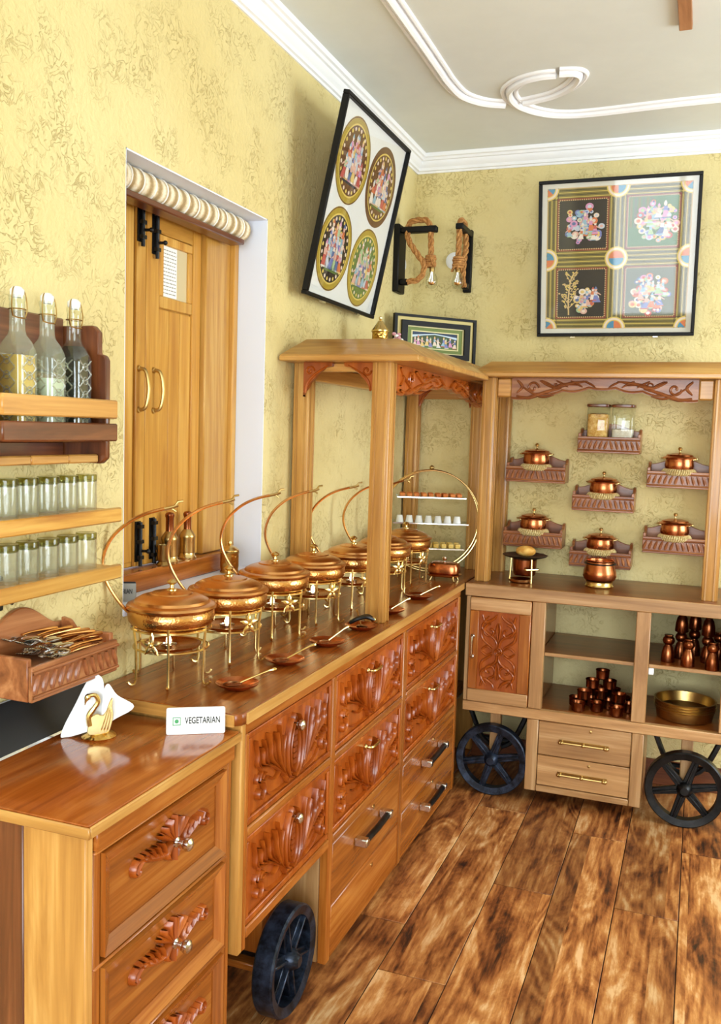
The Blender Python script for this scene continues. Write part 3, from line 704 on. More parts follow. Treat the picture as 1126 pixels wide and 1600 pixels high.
# door
dr = bxp('cabinet_door', M['carved'], bc, BX0 + .020, -.602, YF - .002, YF + .018, .394, .830)
bxp('door_rail', px_, dr, BX0 + .020, -.602, YF - .012, YF - .002, .775, .830); bxp('door_rail', px_, dr, BX0 + .020, -.602, YF - .012, YF - .002, .394, .446)
bxp('door_stile', oz, dr, BX0 + .020, BX0 + .058, YF - .011, YF - .002, .4465, .7745); bxp('door_stile', oz, dr, -.648, -.602, YF - .011, YF - .002, .4465, .7745)
cxd, czd = (BX0 + .058 - .648) / 2, .6105; av, bv = .158, .076
frd = lambda u, v, n: (cxd + v, YF - .002 - n, czd + u)
m = MB()
for s in (-1, 1):
    for q in (-1, 1):
        fx = lambda u, v: (q * u * av, s * v * bv)
        m.ridge([(q * (.52 * av + a), s * (.45 * bv) + b) for a, b in spiral(0, 0, .42 * bv, .08 * bv, 0, 2.1 * PI * s * q, 16)], [.08 * bv] * 17, .011, frd)
        m.ridge(sp2([fx(.05, .05), fx(.3, .15), fx(.6, .9), fx(.92, .55)]), .09 * bv, .011, frd)
        m.ridge(sp2([fx(.10, .3), fx(.3, .85), fx(.55, .95)]), .09 * bv, .010, frd)
        m.ridge(sp2([fx(.95, .9), fx(.75, .72), fx(.85, .3), fx(.97, .12)]), .10 * bv, .010, frd)
        m.ridge(sp2([fx(.28, .02), fx(.55, .1), fx(.75, .05)]), .09 * bv, .011, frd)
        m.ridge(sp2([fx(.02, .92), fx(.12, .6), fx(.02, .3)]), .08 * bv, .010, frd)
m.ridge(spiral(0, 0, .24 * bv, .06 * bv, 0, 4 * PI, 20), [.07 * bv] * 21, .012, frd)
m.build('carving', M['carved'], dr, normals=False)
bow_handle(dr, (BX0 + .036, YF - .011, .625), (0, 0, 1), (0, -1, 0), .085, M['steel'], .02, .005)
# lower drawer box
bxp('stile', pz, bc, -.6, -.553, YF, YF + .03, .05, .347); bxp('stile', pz, bc, -.187, -.142, YF, YF + .03, .05, .347)
bxp('side_panel', pz, bc, -.598, -.582, YF + .031, YB - .03, .05, .371); bxp('side_panel', pz, bc, -.160, -.144, YF + .031, YB - .03, .05, .371)
bxp('bottom_rail', px_, bc, -.552, -.188, YF, YF + .03, .05, .076); bxp('bottom_board', px_, bc, -.581, -.161, YF + .031, YB - .03, .05, .062)
for z0, z1 in ((.206, .345), (.079, .203)):
    d = bxp('drawer', px_, bc, -.551, -.189, YF + .003, YF + .024, z0, z1)
    zc = (z0 + z1) / 2 - .004
    m = MB(); m.tube([(-.46, YF - .014, zc), (-.28, YF - .014, zc)], .0048, 8)
    for x in (-.455, -.37, -.285): m.tube([(x, YF + .003, zc), (x, YF - .014, zc)], .005, 8); m.ball((x, YF - .015, zc), .008, 10, 6)
    for x in (-.462, -.278): m.ball((x, YF - .014, zc), .0085, 10, 6)
    m.box(-.468, -.272, YF + .0008, YF + .003, zc - .008, zc + .008)
    m.build('pull_handle', M['brass_old'], d)
    m = MB(); m.M = Matrix.Translation((-.345, YF + .003, z1 - .018)) @ Matrix.Rotation(PI / 2, 4, 'X'); m.lathe([(.006, 0), (.006, .002), (0, .003)], 12)
    m.build('lock', M['brass_old'], d)
for xc in (-.742, .018):
    cartwheel(bc, (xc, YF + .022, .149), 'y', .149, .045, M['iron'] if xc < -.3 else M['iron_black'])
    MB().tube([(xc, YF, .149), (xc, YB - .05, .149)], .014, 10).build('axle', M['iron_black'], bc)
    bxp('axle_block', pz, bc, xc - .022, xc + .022, YF + .06, YF + .10, .165, .347)
    m = MB()
    for s in (-1, 1):
        m.tube(smoothpath([(xc + s * .015, YF + .12, .17), (xc + s * .07, YF + .12, .21), (xc + s * .13, YF + .12, .345)], 4), .011, 6)
    m.tube([(xc - .1, YF + .13, .20), (xc + .1, YF + .13, .20)], .010, 6)
    m.build('spring', M['iron_black'], bc)
# canopy of the back cart
for (x, y) in ((-.83, 3.735), (-.83, 4.035), (.062, 3.735), (.062, 4.035)): post(bc, x, y, CT, 1.73, .056, hz)
m = MB(); m.box(-.887, .125, 3.645, 4.072, 1.7305, 1.748); m.frust(-.887, .125, 3.645, 4.072, 1.748, -.825, .065, 3.70, 4.05, 1.795)
m.build('canopy_roof', M['honey_x'], bc, bevel=.003)
for x0, x1, sg in ((-.801, -.742, 1), (-.022, .033, -1)):
    bxp('corner_block', M['honey_x'], bc, x0, x1, 3.725, 3.748, 1.652, 1.7295, .006)
valance(bc, 'y', 3.735, .02, -.741, -.023, 1.7295, .085, 7, M['carved_dark'], -1)
for x in (-.83, .062): bxp('canopy_beam', M['honey_y'], bc, x - .02, x + .02, 3.764, 4.006, 1.67, 1.7295)

# ================================================================== near drawer cabinet
NX, NY0, NY1, NZ = -.905, 1.195, 1.694, .85
nc = thing('drawer_cabinet', 'orange teak drawer cabinet nearest the viewer', 'cabinet', (-1.09, 1.44, 0))
tag(MB().box(XB, NX + .016, NY0 - .016, NY1, NZ - .024, NZ).build('cabinet_top', M['cabtop'], nc, bevel=.006, seg=2), 'glossy reddish cabinet top')
tag(bxp('edge_moulding', M['honey_y'], nc, NX + .0158, NX + .021, NY0 - .016, NY1, NZ - .023, NZ - .003, .002), 'honey coloured edge moulding')
tag(bxp('edge_moulding', M['honey_x'], nc, XB, NX + .021, NY0 - .0212, NY0 - .0162, NZ - .023, NZ - .003, .002), 'honey coloured edge moulding')
bxp('end_panel', M['honey_z'], nc, -1.035, NX - .001, NY0, NY0 + .02, 0, NZ - .025)
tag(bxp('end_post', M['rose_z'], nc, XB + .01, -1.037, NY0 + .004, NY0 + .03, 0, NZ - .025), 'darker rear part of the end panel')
bxp('end_panel', oz, nc, XB + .01, NX - .001, NY1 - .02, NY1 - .002, 0, NZ - .025)
bxp('back_panel', oz, nc, XB + .001, XB + .0095, NY0 + .031, NY1 - .021, 0, NZ - .025)
bxp('top_moulding', oy, nc, NX - .02, NX + .007, NY0 + .021, NY1 - .003, .785, NZ - .025)
zr = [(.592, .776), (.388, .572), (.184, .368), (.02, .164)]
for z0, z1 in zr: bxp('rail', oy, nc, NX - .02, NX + .002, NY0 + .021, NY1 - .021, z1 + .0012, z1 + .0085)
for y0, y1 in ((NY0 + .0205, NY0 + .040), (NY1 - .038, NY1 - .0205)): bxp('stile', oz, nc, NX - .02, NX - .001, y0, y1, 0, .7845)
for z0, z1 in zr:
    y0, y1 = NY0 + .041, NY1 - .039
    d = bxp('drawer', oy, nc, NX - .02, NX - .006, y0, y1, z0, z1)
    b_ = .026
    for poly, ax in (([(y0, z1), (y1, z1), (y1 - b_, z1 - b_), (y0 + b_, z1 - b_)], 0), ([(y0, z0), (y1, z0), (y1 - b_, z0 + b_), (y0 + b_, z0 + b_)], 0),
                     ([(y0, z0), (y0 + b_, z0 + b_), (y0 + b_, z1 - b_), (y0, z1)], 1), ([(y1, z0), (y1 - b_, z0 + b_), (y1 - b_, z1 - b_), (y1, z1)], 1)):
        m = MB(); o_ = [poly[0], poly[1], poly[2], poly[3]]
        # bevelled picture-frame moulding: outer edge proud, inner edge low
        vs_ = []
        for (yy, zz) in o_:
            inner = (y0 + .01 < yy < y1 - .01) and (z0 + .01 < zz < z1 - .01)
            vs_.append((NX - .003 if inner else NX + .008, yy, zz))
        vs_ += [(NX - .006, yy, zz) for yy, zz in o_]
        m.add(vs_, [(0, 1, 2, 3), (7, 6, 5, 4), (0, 1, 5, 4), (1, 2, 6, 5), (2, 3, 7, 6), (3, 0, 4, 7)])
        m.build('drawer_moulding', oy if ax == 0 else oz, d)
    yc, zc = (y0 + y1) / 2 + .012, (z0 + z1) / 2 + .022
    fr = lambda u, v, n: (NX - .0062 + n, yc + u, zc + v)
    m = MB()
    for s in (-1, 1):
        m.ridge(sp2([(s * .005, -.004), (s * .035, -.016), (s * .07, -.006), (s * .10, .004), (s * .125, -.012)]), .010, .014, fr)
        m.ridge(spiral(s * .118, -.008, .016, .003, PI / 2, PI / 2 - s * 2 * PI, 12), [.0045] * 13, .013, fr)
        for k in range(5): m.ridge([(s * (.03 + k * .018), -.014 + .004 * k), (s * (.036 + k * .018), .004 + .002 * k), (s * (.047 + k * .018), .014)], [.002, .006, .002], .016, fr)
        for k in range(3): m.ridge(sp2([(s * .004, .0), (s * (.012 + .012 * k), .02 + .004 * (2 - k)), (s * (.010 + .018 * k), .044 - .008 * k)], 3), .007, .016, fr)
        m.ridge(sp2([(s * .006, -.006), (s * .02, -.022), (s * .01, -.036)], 3), .007, .014, fr)
    m.ridge([(0, -.04), (0, 0), (0, .05)], [.003, .009, .003], .018, fr)
    m.build('carving', M['carved'], d, normals=False)
    knob(d, (NX + .008, yc, zc - .004), (1, 0, 0), .0135)

# ================================================================== chafing dishes
def make_chafing():
    r_ = thing('chafing_dish', '', 'chafing dish', group='copper chafing dishes along the buffet')
    st = MB()
    for zz, rr in ((.133, .094), (.086, .088)):
        st.tube([(rr * math.cos(a), rr * math.sin(a), zz) for a in [2 * PI * i / 36 for i in range(36)]], .0033, 6, True)
    s = st.build('stand', M['brass'], r_)
    for k in range(6):
        a = R(-62 + 60 * k); c, d = math.cos(a), math.sin(a)
        P = [(.094, .148), (.095, .133), (.090, .10), (.089, .05), (.089, .014), (.092, .005), (.100, .0034), (.107, .007), (.110, .012)]
        MB().tube([(q * c, q * d, z) for q, z in P], .0034, 6).build('leg', M['brass'], s)
    fl_ = MB(); a0 = R(-93)
    for k, an in enumerate((a0 + .15,)):
        base = Vector((.098 * math.cos(an), .098 * math.sin(an), .108)); t = Vector((-math.sin(an), math.cos(an), 0)); n = Vector((math.cos(an), math.sin(an), 0)); up = Vector((0, 0, 1))
        for q in range(5):
            b = 2 * PI * q / 5 + .3; dv = t * math.cos(b) + up * math.sin(b); sv = t * -math.sin(b) + up * math.cos(b)
            pts = []
            for u, w_, h in ((.003, .003, .004), (.010, .0062, .005), (.019, .0058, .004), (.029, .0012, .002)):
                pts += [base + dv * u + sv * w_ + n * (h - .002), base + dv * u + n * h, base + dv * u - sv * w_ + n * (h - .002)]
            fs = []
            for i in range(3):
                for j in range(2): fs.append((i * 3 + j, i * 3 + j + 1, i * 3 + 4 + j, i * 3 + 3 + j))
            fl_.add(pts, fs, 0, True)
        fl_.ball(base + n * .004, .006, 10, 6)
    tag(fl_.build('flower_ornament', M['brass'], s, normals=False), 'bright five-petalled flower ornament')
    bu = MB().lathe([(0, .080), (.050, .080), (.066, .085), (.072, .092), (.069, .092), (.064, .088), (0, .083)], 26).build('burner_bowl', M['copper'], r_)
    MB().lathe([(0, .083), (.019, .083), (.0195, .098), (.018, .098), (.017, .095), (0, .095)], 18, (.012, -.03, 0)).build('candle', M['steel'], bu)
    MB().lathe([(0, .095), (.005, .099), (.0066, .106), (.004, .115), (0, .123)], 12, (.012, -.03, 0)).build('flame', M['flame'], bu)
    MB().lathe([(0, .128), (.070, .129), (.090, .136), (.101, .149), (.1035, .163), (.101, .174), (.097, .179), (.094, .179), (.097, .172), (.098, .160), (.088, .142), (0, .136)], 44).build('pan', M['copper_ham'], r_)
    li = MB().lathe([(.094, .1795), (.1055, .180), (.107, .184), (.104, .189), (.096, .192), (.090, .193), (.087, .199), (.074, .206), (.055, .212), (.050, .2125), (.047, .2155), (.030, .219), (0, .221)], 44).build('lid', M['copper'], r_, sharp=28)
    MB().lathe([(.013, .219), (.012, .223), (.005, .226), (.0045, .233), (.011, .237), (.013, .240), (.010, .244), (.004, .247), (0, .248)], 18).build('knob', M['brass'], li)
    an = R(216); c, d = math.cos(an), math.sin(an)
    P = [(.098, .168), (.115, .185), (.140, .222), (.157, .262), (.158, .302), (.140, .345), (.105, .380), (.065, .402), (.020, .415)]
    pts = smoothpath([(q * c, q * d, z) for q, z in P], 4)
    ar = MB().tube(pts, .0042, 8, flat=1.7, upv=(c, d, .3)).build('lid_arm', M['copper'], r_)
    m = MB(); m.tube([(.026 * c, .026 * d, .413), (.0, .0, .419), (-.012 * c, -.012 * d, .424)], .0042, 8)
    m.tube([(-.004 * c, -.004 * d, .421), (-.012 * c, -.012 * d, .432), (-.024 * c, -.024 * d, .434)], .0028, 6); m.tube([(.004 * c, .004 * d, .417), (-.008 * c, -.008 * d, .409)], .0026, 6)
    tag(m.build('hook', M['brass_old'], ar), 'dark brass hook')
    return r_
proto = make_chafing()
spots = [(-1.163, 1.855), (-1.150, 2.11), (-1.165, 2.42), (-1.142, 2.655), (-1.112, 2.935), (-1.105, 3.24), (-1.108, 3.525)]
for i, (x, y) in enumerate(spots):
    lab = ['nearest copper chafing dish, beside the cutlery shelf', 'second copper chafing dish from the viewer', 'third copper chafing dish from the viewer', 'fourth copper chafing dish, in front of the near canopy post',
           'fifth copper chafing dish, just left of the front canopy post', 'sixth copper chafing dish, mostly hidden by the front canopy post', 'farthest copper chafing dish, right of the front canopy post'][i]
    o = place(proto, i > 0, (x, y, CT), lab, R([0, 4, -5, 3, -8, -4, 5][i]))
    if i:
        for st_ in o.children:
            for q in st_.children:
                if q.name.startswith('flower'): q.rotation_euler.z = R(52)
# saucers with spoons along the front ------------------------------
def make_saucer():
    r_ = thing('saucer', '', 'saucer', group='copper saucers with spoons')
    MB().lathe([(0, 0), (.028, 0), (.032, .003), (.047, .010), (.051, .014), (.0515, .0155), (.046, .0125), (.031, .0055), (0, .004)], 30).build('dish', M['copper_brown'], r_)
    return r_
def make_spoon():
    r_ = thing('serving_spoon', '', 'spoon', group='spoons resting on the saucers')
    b = MB(); b.ball((0, 0, 0), .018, 14, 8, 0, (1.35, 1, .25)); b.build('bowl', M['copper_dark'], r_)
    MB().tube(smoothpath([(.018, 0, .002), (.045, 0, .012), (.085, 0, .026), (.105, 0, .030)], 4), [.0022] * 9 + [.003, .004, .0045, .003], 7).build('handle', M['brass'], r_)
    return r_
sp, so = make_saucer(), make_spoon()
sauc = [(-.988, 1.865, 40), (-.985, 2.12, 55), (-.966, 2.36, 70), (-.952, 2.60, 120), (-.955, 2.885, 60), (-.945, 3.19, 50)]
desc = ['in front of the nearest chafing dish', 'in front of the second chafing dish', 'in front of the third chafing dish', 'with dark tongs, left of the front canopy post', 'just right of the front canopy post', 'farthest, before the copper butter dish']
for i, (x, y, a) in enumerate(sauc):
    place(sp, i > 0, (x, y, CT), 'small copper saucer ' + desc[i])
    place(so, i > 0, (x - .012 * math.cos(R(a)), y - .012 * math.sin(R(a)), CT + .0118), 'spoon on the copper saucer ' + desc[i], R(a))
tg = thing('serving_tongs', 'dark metal tongs lying on the saucer left of the front canopy post', 'tongs', (-.95, 2.60, CT + .016))
for s in (-1, 1):
    MB().tube(smoothpath([(-.95 + .030, 2.60 + .022, CT + .030), (-.95 + .012, 2.60 + s * .010 + .01, CT + .040), (-.95 - .012, 2.60 + s * .011 - .004, CT + .034), (-.95 - .032, 2.60 + s * .005 - .012, CT + .022)], 4), .006, 7, flat=1.6).build('tong_arm', M['iron_black'], tg)
MB().ball((-.95 + .030, 2.622, CT + .030), .009, 10, 6).build('hinge', M['brass'], tg)

# copper butter dish
bd = thing('butter_dish', 'covered oblong copper dish with glass knob on a brass stand', 'butter dish', (-.975, 3.65, CT))
m = MB()
def sup(m, lv, c, n=32, p=4., mi=0, smooth=True):
    """loft of superellipse sections: (half x, half y, z)"""
    vs_ = []; k = len(lv)
    for ax_, ay_, z in lv:
        for i in range(n):
            a = 2 * PI * i / n; ca, sa = math.cos(a), math.sin(a)
            vs_.append((c[0] + ax_ * math.copysign(abs(ca) ** (2 / p), ca), c[1] + ay_ * math.copysign(abs(sa) ** (2 / p), sa), c[2] + z))
    fs = [(i * n + j, i * n + (j + 1) % n, (i + 1) * n + (j + 1) % n, (i + 1) * n + j) for i in range(k - 1) for j in range(n)]
    fs += [tuple(range(n - 1, -1, -1)), tuple((k - 1) * n + j for j in range(n))]
    return m.add(vs_, fs, mi, smooth)
sup(m, [(.058, .036, 0), (.065, .042, .006), (.066, .043, .030), (.060, .038, .043), (.045, .026, .049)], (-.975, 3.65, CT + .028)).build('cover', M['copper_brown'], bd)
m = MB(); m.lathe([(.006, 0), (.004, .005), (.009, .011), (.011, .016), (.008, .022), (0, .024)], 14, (-.975, 3.65, CT + .077)); m.build('knob', M['steel'], bd)
sup(MB(), [(.060, .038, 0), (.070, .046, .006), (.071, .047, .010), (.05, .03, .011)], (-.975, 3.65, CT + .017)).build('tray', M['copper'], bd)
m = MB()
for s in (-1, 1):
    for q in (-1, 1): m.tube([(-.975 + s * .045, 3.65 + q * .028, CT + .018), (-.975 + s * .052, 3.65 + q * .034, CT + .002)], .0035, 6)
m.build('foot_stand', M['brass'], bd)

# three-tier stand -------------------------------------------------
tx, ty, tz = -1.105, 3.86, CT
ts = thing('tiered_stand', 'round brass hoop stand with three glass tiers in the corner', 'cake stand', (tx, ty, tz))
ang = R(20); ux, uy = math.cos(ang), math.sin(ang); nx, ny = -uy, ux
def hoop(off):
    m = MB(); cz = tz + .226
    m.tube([(tx + .218 * math.cos(a) * ux + nx * off, ty + .218 * math.cos(a) * uy + ny * off, cz + .222 * math.sin(a)) for a in [2 * PI * i / 60 for i in range(60)]], .0036, 7, True)
    return m
for off in (-.036, .036): hoop(off).build('hoop', M['brass'], ts)
m = MB()
for zz in (.004, .10, .212, .325):
    hh = zz - .226; half = math.sqrt(max(.218 ** 2 - hh ** 2 * .96, 0.0001))
    for s in (-1, 1): m.tube([(tx + s * half * ux - nx * .036, ty + s * half * uy - ny * .036, tz + zz), (tx + s * half * ux + nx * .036, ty + s * half * uy + ny * .036, tz + zz)], .003, 6)
m.tube([(tx - nx * .036, ty - ny * .036, tz + .447), (tx + nx * .036, ty + ny * .036, tz + .447)], .003, 6)
m.build('cross_bar', M['brass'], ts)
MB().ball((tx, ty, tz + .459), .011, 12, 8).build('finial', M['brass_old'], ts)
tiers = [(.104, .15), (.214, .165), (.328, .15)]
RM = Matrix.Translation((tx, ty, tz)) @ Matrix.Rotation(ang, 4, 'Z')
for zz, hw_ in tiers:
    m = MB(); m.M = RM; m.box(-hw_, hw_, -.062, .062, zz, zz + .005); t_ = m.build('glass_tier', M['plate_glass'], ts, bevel=.0015)
    m = MB(); m.M = RM
    m.box(-hw_, hw_, -.0642, -.0622, zz, zz + .005); m.box(-hw_, hw_, .0622, .0642, zz, zz + .005)
    m.build('tier_edge', M['steel'], t_)
def local(u, v, z): return RM @ Vector((u, v, z))
def sweet(mt, nm, sx, sy, sz):
    m = MB(); m.box(-sx, sx, -sy, sy, 0, sz); return m.build(nm, mt, None, bevel=.003, seg=2)
so_ = sweet(M['sweet'], 'orange_sweet', .011, .013, .014); first = True
for i in range(9):
    for j in range(2):
        o = so_ if first else so_.copy()
        if not first: COL.objects.link(o)
        first = False
        o.location = local(-.125 + i * .031, -.03 + j * .055, .3331); o.rotation_euler = (0, 0, ang + rng.uniform(-.3, .3))
        tag(o, 'small orange sweet on the top tier of the hoop stand', 'sweet', 'orange sweets on the top tier')
so_ = sweet(M['butter'], 'yellow_sweet', .011, .013, .018); first = True
for i in range(9):
    for j in range(2):
        o = so_ if first else so_.copy()
        if not first: COL.objects.link(o)
        first = False
        o.location = local(-.125 + i * .031, -.03 + j * .055, .1091); o.rotation_euler = (0, 0, ang + rng.uniform(-.3, .3))
        tag(o, 'small yellow sweet on the bottom tier of the hoop stand', 'sweet', 'yellow sweets on the bottom tier')
cup = MB().lathe([(0, .030), (.011, .030), (.0125, .028), (.017, .001), (.0172, 0), (.0155, 0), (.011, .026), (0, .027)], 16).build('white_cup', M['white_cup']); first = True
for i in range(7):
    o = cup if first else cup.copy()
    if not first: COL.objects.link(o)
    first = False
    o.location = local(-.135 + i * .042, -.028, .2191)
    tag(o, ORD[i] + ' small upturned white cup from the left on the middle tier', 'cup', 'white cups on the middle tier')

# ================================================================== wall shelves with copper pots
def scal_back(w_, h0, h1, n=10):
    """back board outline: ears low, raised rounded middle"""
    pts = [(-w_ / 2, 0), (w_ / 2, 0), (w_ / 2, h0)]
    for i in range(25):
        t = i / 24; u = w_ / 2 - w_ * t; e = abs(2 * t - 1)
        z = h0 + (h1 - h0) * (.5 + .5 * math.cos(PI * min(1, e * 1.12))) ** .8
        pts.append((u * .97, z))
    pts.append((-w_ / 2, h0))
    return pts
def make_shelf(nm, w_, dp, mat_, cm, slant=12, hb=.125):
    """origin back-centre-bottom, front towards -y"""
    r_ = thing(nm, '', 'shelf')
    MB().prism(scal_back(w_, .095, hb), 'y', -.012, 0).build('back_board', mat_, r_, bevel=.002)
    bxp('shelf_board', mat_, r_, -w_ / 2 + .0125, w_ / 2 - .0125, -dp + .0105, -.0125, .040, .050)
    for s in (-1, 1):
        x0 = s * w_ / 2; x1 = x0 - s * .012
        MB().prism([(-dp + .0105, 0), (-.0125, 0), (-.0125, .105), (-.035, .10), (-.05, .082), (-dp + .0105, .082)], 'x', min(x0, x1), max(x0, x1)).build('side_board', mat_, r_, bevel=.002)
    f = MB().box(-w_ / 2, w_ / 2, -dp, -dp + .010, 0, .068).build('front_board', mat_, r_, bevel=.002)
    m = MB(); fr = lambda u, v, n: (u, -dp - n, v)
    for zz in (.010, .056): m.ridge([(-w_ / 2, zz), (0, zz), (w_ / 2, zz)], [.004] * 3, .005, fr)
    for i in range(slant):
        u = -w_ / 2 + w_ * (i + .5) / slant; sg = 1 if i < slant / 2 else -1
        m.ridge(sp2([(u - sg * w_ * .022, .016), (u - sg * .002, .030), (u + sg * w_ * .022, .051)], 3), w_ * .026, .0055, fr)
    m.build('carving', cm, f, normals=False)
    return r_
ws = make_shelf('wall_shelf', .255, .125, M['carved_dark'], M['carved_dark'])
ws['group'] = 'carved shelves on the back wall'
SH = [(-.367, 1.434, 'carved wall shelf holding the two clear canisters'), (-.668, 1.296, 'carved wall shelf at upper left of the display'), (-.078, 1.300, 'carved wall shelf at upper right of the display'),
      (-.378, 1.186, 'carved wall shelf in the middle below the canisters'), (-.668, 1.012, 'carved wall shelf at lower left above the bread stand'),
      (-.378, .945, 'lowest carved wall shelf behind the copper pot on the counter'), (-.080, 1.026, 'carved wall shelf at lower right of the display')]
def make_pot():
    r_ = thing('copper_pot', '', 'pot', group='lidded copper pots on wall shelves')
    m = MB()
    n = 44
    m.lathe([(.030 + .0, .001), (.050, .0005), (.060, .004), (.064, .013), (.060, .023), (.050, .027), (.030, .026), (.030, .001)], n)
    for i in range(n):
        a = 2 * PI * i / n
        m.tube([((.052 + .0145 * math.cos(b)) * math.cos(a + .05 * math.sin(b)), (.052 + .0145 * math.cos(b)) * math.sin(a + .05 * math.sin(b)), .0145 + .0125 * math.sin(b)) for b in (-1.2, -.5, .2, .9, 1.6)], .0032, 5)
    tag(m.build('coir_ring', M['coir'], r_), 'straw coloured coiled pot ring')
    MB().lathe([(0, .022), (.044, .022), (.054, .028), (.058, .040), (.056, .060), (.054, .071), (.050, .071), (.052, .058), (.053, .040), (0, .030)], 32).build('body', M['copper_brown'], r_)
    li = MB().lathe([(.052, .0705), (.066, .071), (.067, .075), (.062, .079), (.056, .081), (.052, .087), (.030, .093), (0, .095)], 32).build('lid', M['copper_brown'], r_, sharp=25)
    MB().lathe([(.006, .094), (.003, .098), (.003, .104), (.008, .108), (.009, .113), (.006, .118), (0, .1195)], 14).build('knob', M['brass'], li)
    for s in (-1, 1): MB().tube(smoothpath([(s * .054, -.014, .068), (s * .069, -.012, .072), (s * .072, 0, .073), (s * .069, .012, .072), (s * .054, .014, .068)], 3), .003, 6).build('side_handle', M['brass_old'], r_)
    return r_
pp = make_pot(); usedp = False
PD = {1: 'at upper left', 2: 'at upper right', 3: 'in the middle below the canisters', 4: 'at lower left above the bread stand', 5: 'lowest, behind the larger copper pot', 6: 'at lower right'}
for i, (x, z, lab) in enumerate(SH):
    o = place(ws, i > 0, (x, YB, z), lab)
    if i: place(pp, usedp, (x - .004, YB - .0805, z + .0502), 'lidded copper pot on its wall shelf ' + PD[i], R(rng.uniform(-8, 8))); usedp = True
def canister(x, fill, fh, lab):
    r_ = thing('canister', lab, 'canister', (x, YB - .07, 1.4845), 'clear canisters on the top shelf')
    c = (x, YB - .07, 1.4845)
    m = MB(); sup(m, [(.044, .044, 0), (.046, .046, .004), (.046, .046, .138), (.044, .044, .142)], c, 28, 5.); m.build('jar', M['glass'], r_)
    m = MB(); sup(m, [(.042, .042, .004), (.043, .043, .008), (.043, .043, fh), (.03, .03, fh + .004)], c, 28, 5.); m.build('contents', fill, r_)
    m = MB(); sup(m, [(.047, .047, .1425), (.049, .049, .145), (.049, .049, .153), (.046, .046, .155)], c, 28, 5.); m.build('lid', M['rose_x'], r_)
canister(-.418, speckle('corn_flakes', (206, 150, 64), (240, 206, 130), .8, 70., bump=.8), .112, 'clear canister full of golden cereal flakes')
canister(-.316, speckle('white_grains', (214, 208, 190), (240, 238, 226), .8, 90., bump=.5), .050, 'clear canister partly filled with white grains')

# ================================================================== things on the back counter
bw = thing('bread_stand', 'copper warmer with a round black plate at left of the display counter', 'food warmer', (-.667, 3.80, CT))
bx_, by_ = -.667, 3.80
m = MB(); m.lathe([(0, .028), (.042, .028), (.046, .034), (.049, .060), (.050, .094), (.047, .094), (.044, .05), (0, .034)], 30, (bx_, by_, CT)); m.build('warmer_pot', M['copper_dark'], bw)
m = MB(); m.lathe([(0, .001), (.030, 0), (.048, .006), (.050, .016), (.046, .016), (.03, .007), (0, .006)], 26, (bx_ - .01, by_ - .03, CT)); m.build('burner_bowl', M['copper'], bw)
m = MB(); m.lathe([(0, .100), (.06, .100), (.088, .108), (.094, .113), (.088, .115), (.06, .107), (0, .106)], 36, (bx_, by_, CT)); m.build('plate', M['iron_black'], bw)
for k in range(3):
    a = R(-50 + 120 * k); c, d = math.cos(a), math.sin(a)
    m = MB(); m.tube([(bx_ + q * c, by_ + q * d, CT + z) for q, z in ((.060, .0), (.058, .05), (.056, .10))], .0045, 7)
    m.build('leg', M['brass'], bw)
m = MB(); a = R(-50); t_ = Vector((-math.sin(a), math.cos(a), 0)); b0 = Vector((bx_ + .060 * math.cos(a), by_ + .060 * math.sin(a), CT + .058)); m.tube([b0 - t_ * .028, b0 + t_ * .028], .005, 7); m.ball(b0 - t_ * .03, .006, 8, 6); m.ball(b0 + t_ * .03, .006, 8, 6); m.build('cross_bar', M['brass'], bw)
m = MB(); m.ball((0, 0, 0), .040, 18, 10, 0, (1.05, .8, .58))
tag(m.build('bread_roll', M['bread'], None), 'golden bread roll on the black plate', 'bread roll').location = (bx_ + .004, by_ - .012, CT + .1302)
cp = thing('copper_vessel', 'round copper vessel on a brass ring stand at the counter centre', 'pot', (-.362, 3.83, CT))
m = MB(); m.lathe([(0, .026), (.050, .026), (.062, .032), (.068, .046), (.066, .066), (.058, .090), (.055, .104), (.060, .110), (.060, .112), (.054, .110), (.050, .09), (.060, .05), (0, .034)], 36, (-.362, 3.83, CT)); m.build('body', M['copper_brown'], cp)
m = MB(); m.lathe([(.046, 0), (.056, .001), (.058, .005), (.054, .012), (.054, .022), (.057, .0255), (.046, .0255), (.046, 0)], 30, (-.362, 3.83, CT)); m.build('ring_stand', M['brass'], cp)
m = MB(); m.tube([(-.362 + .0615 * math.cos(a), 3.83 + .0615 * math.sin(a), CT + .098) for a in [2 * PI * i / 36 for i in range(36)]], .003, 6, True); m.build('wire_rim', M['iron_black'], cp)

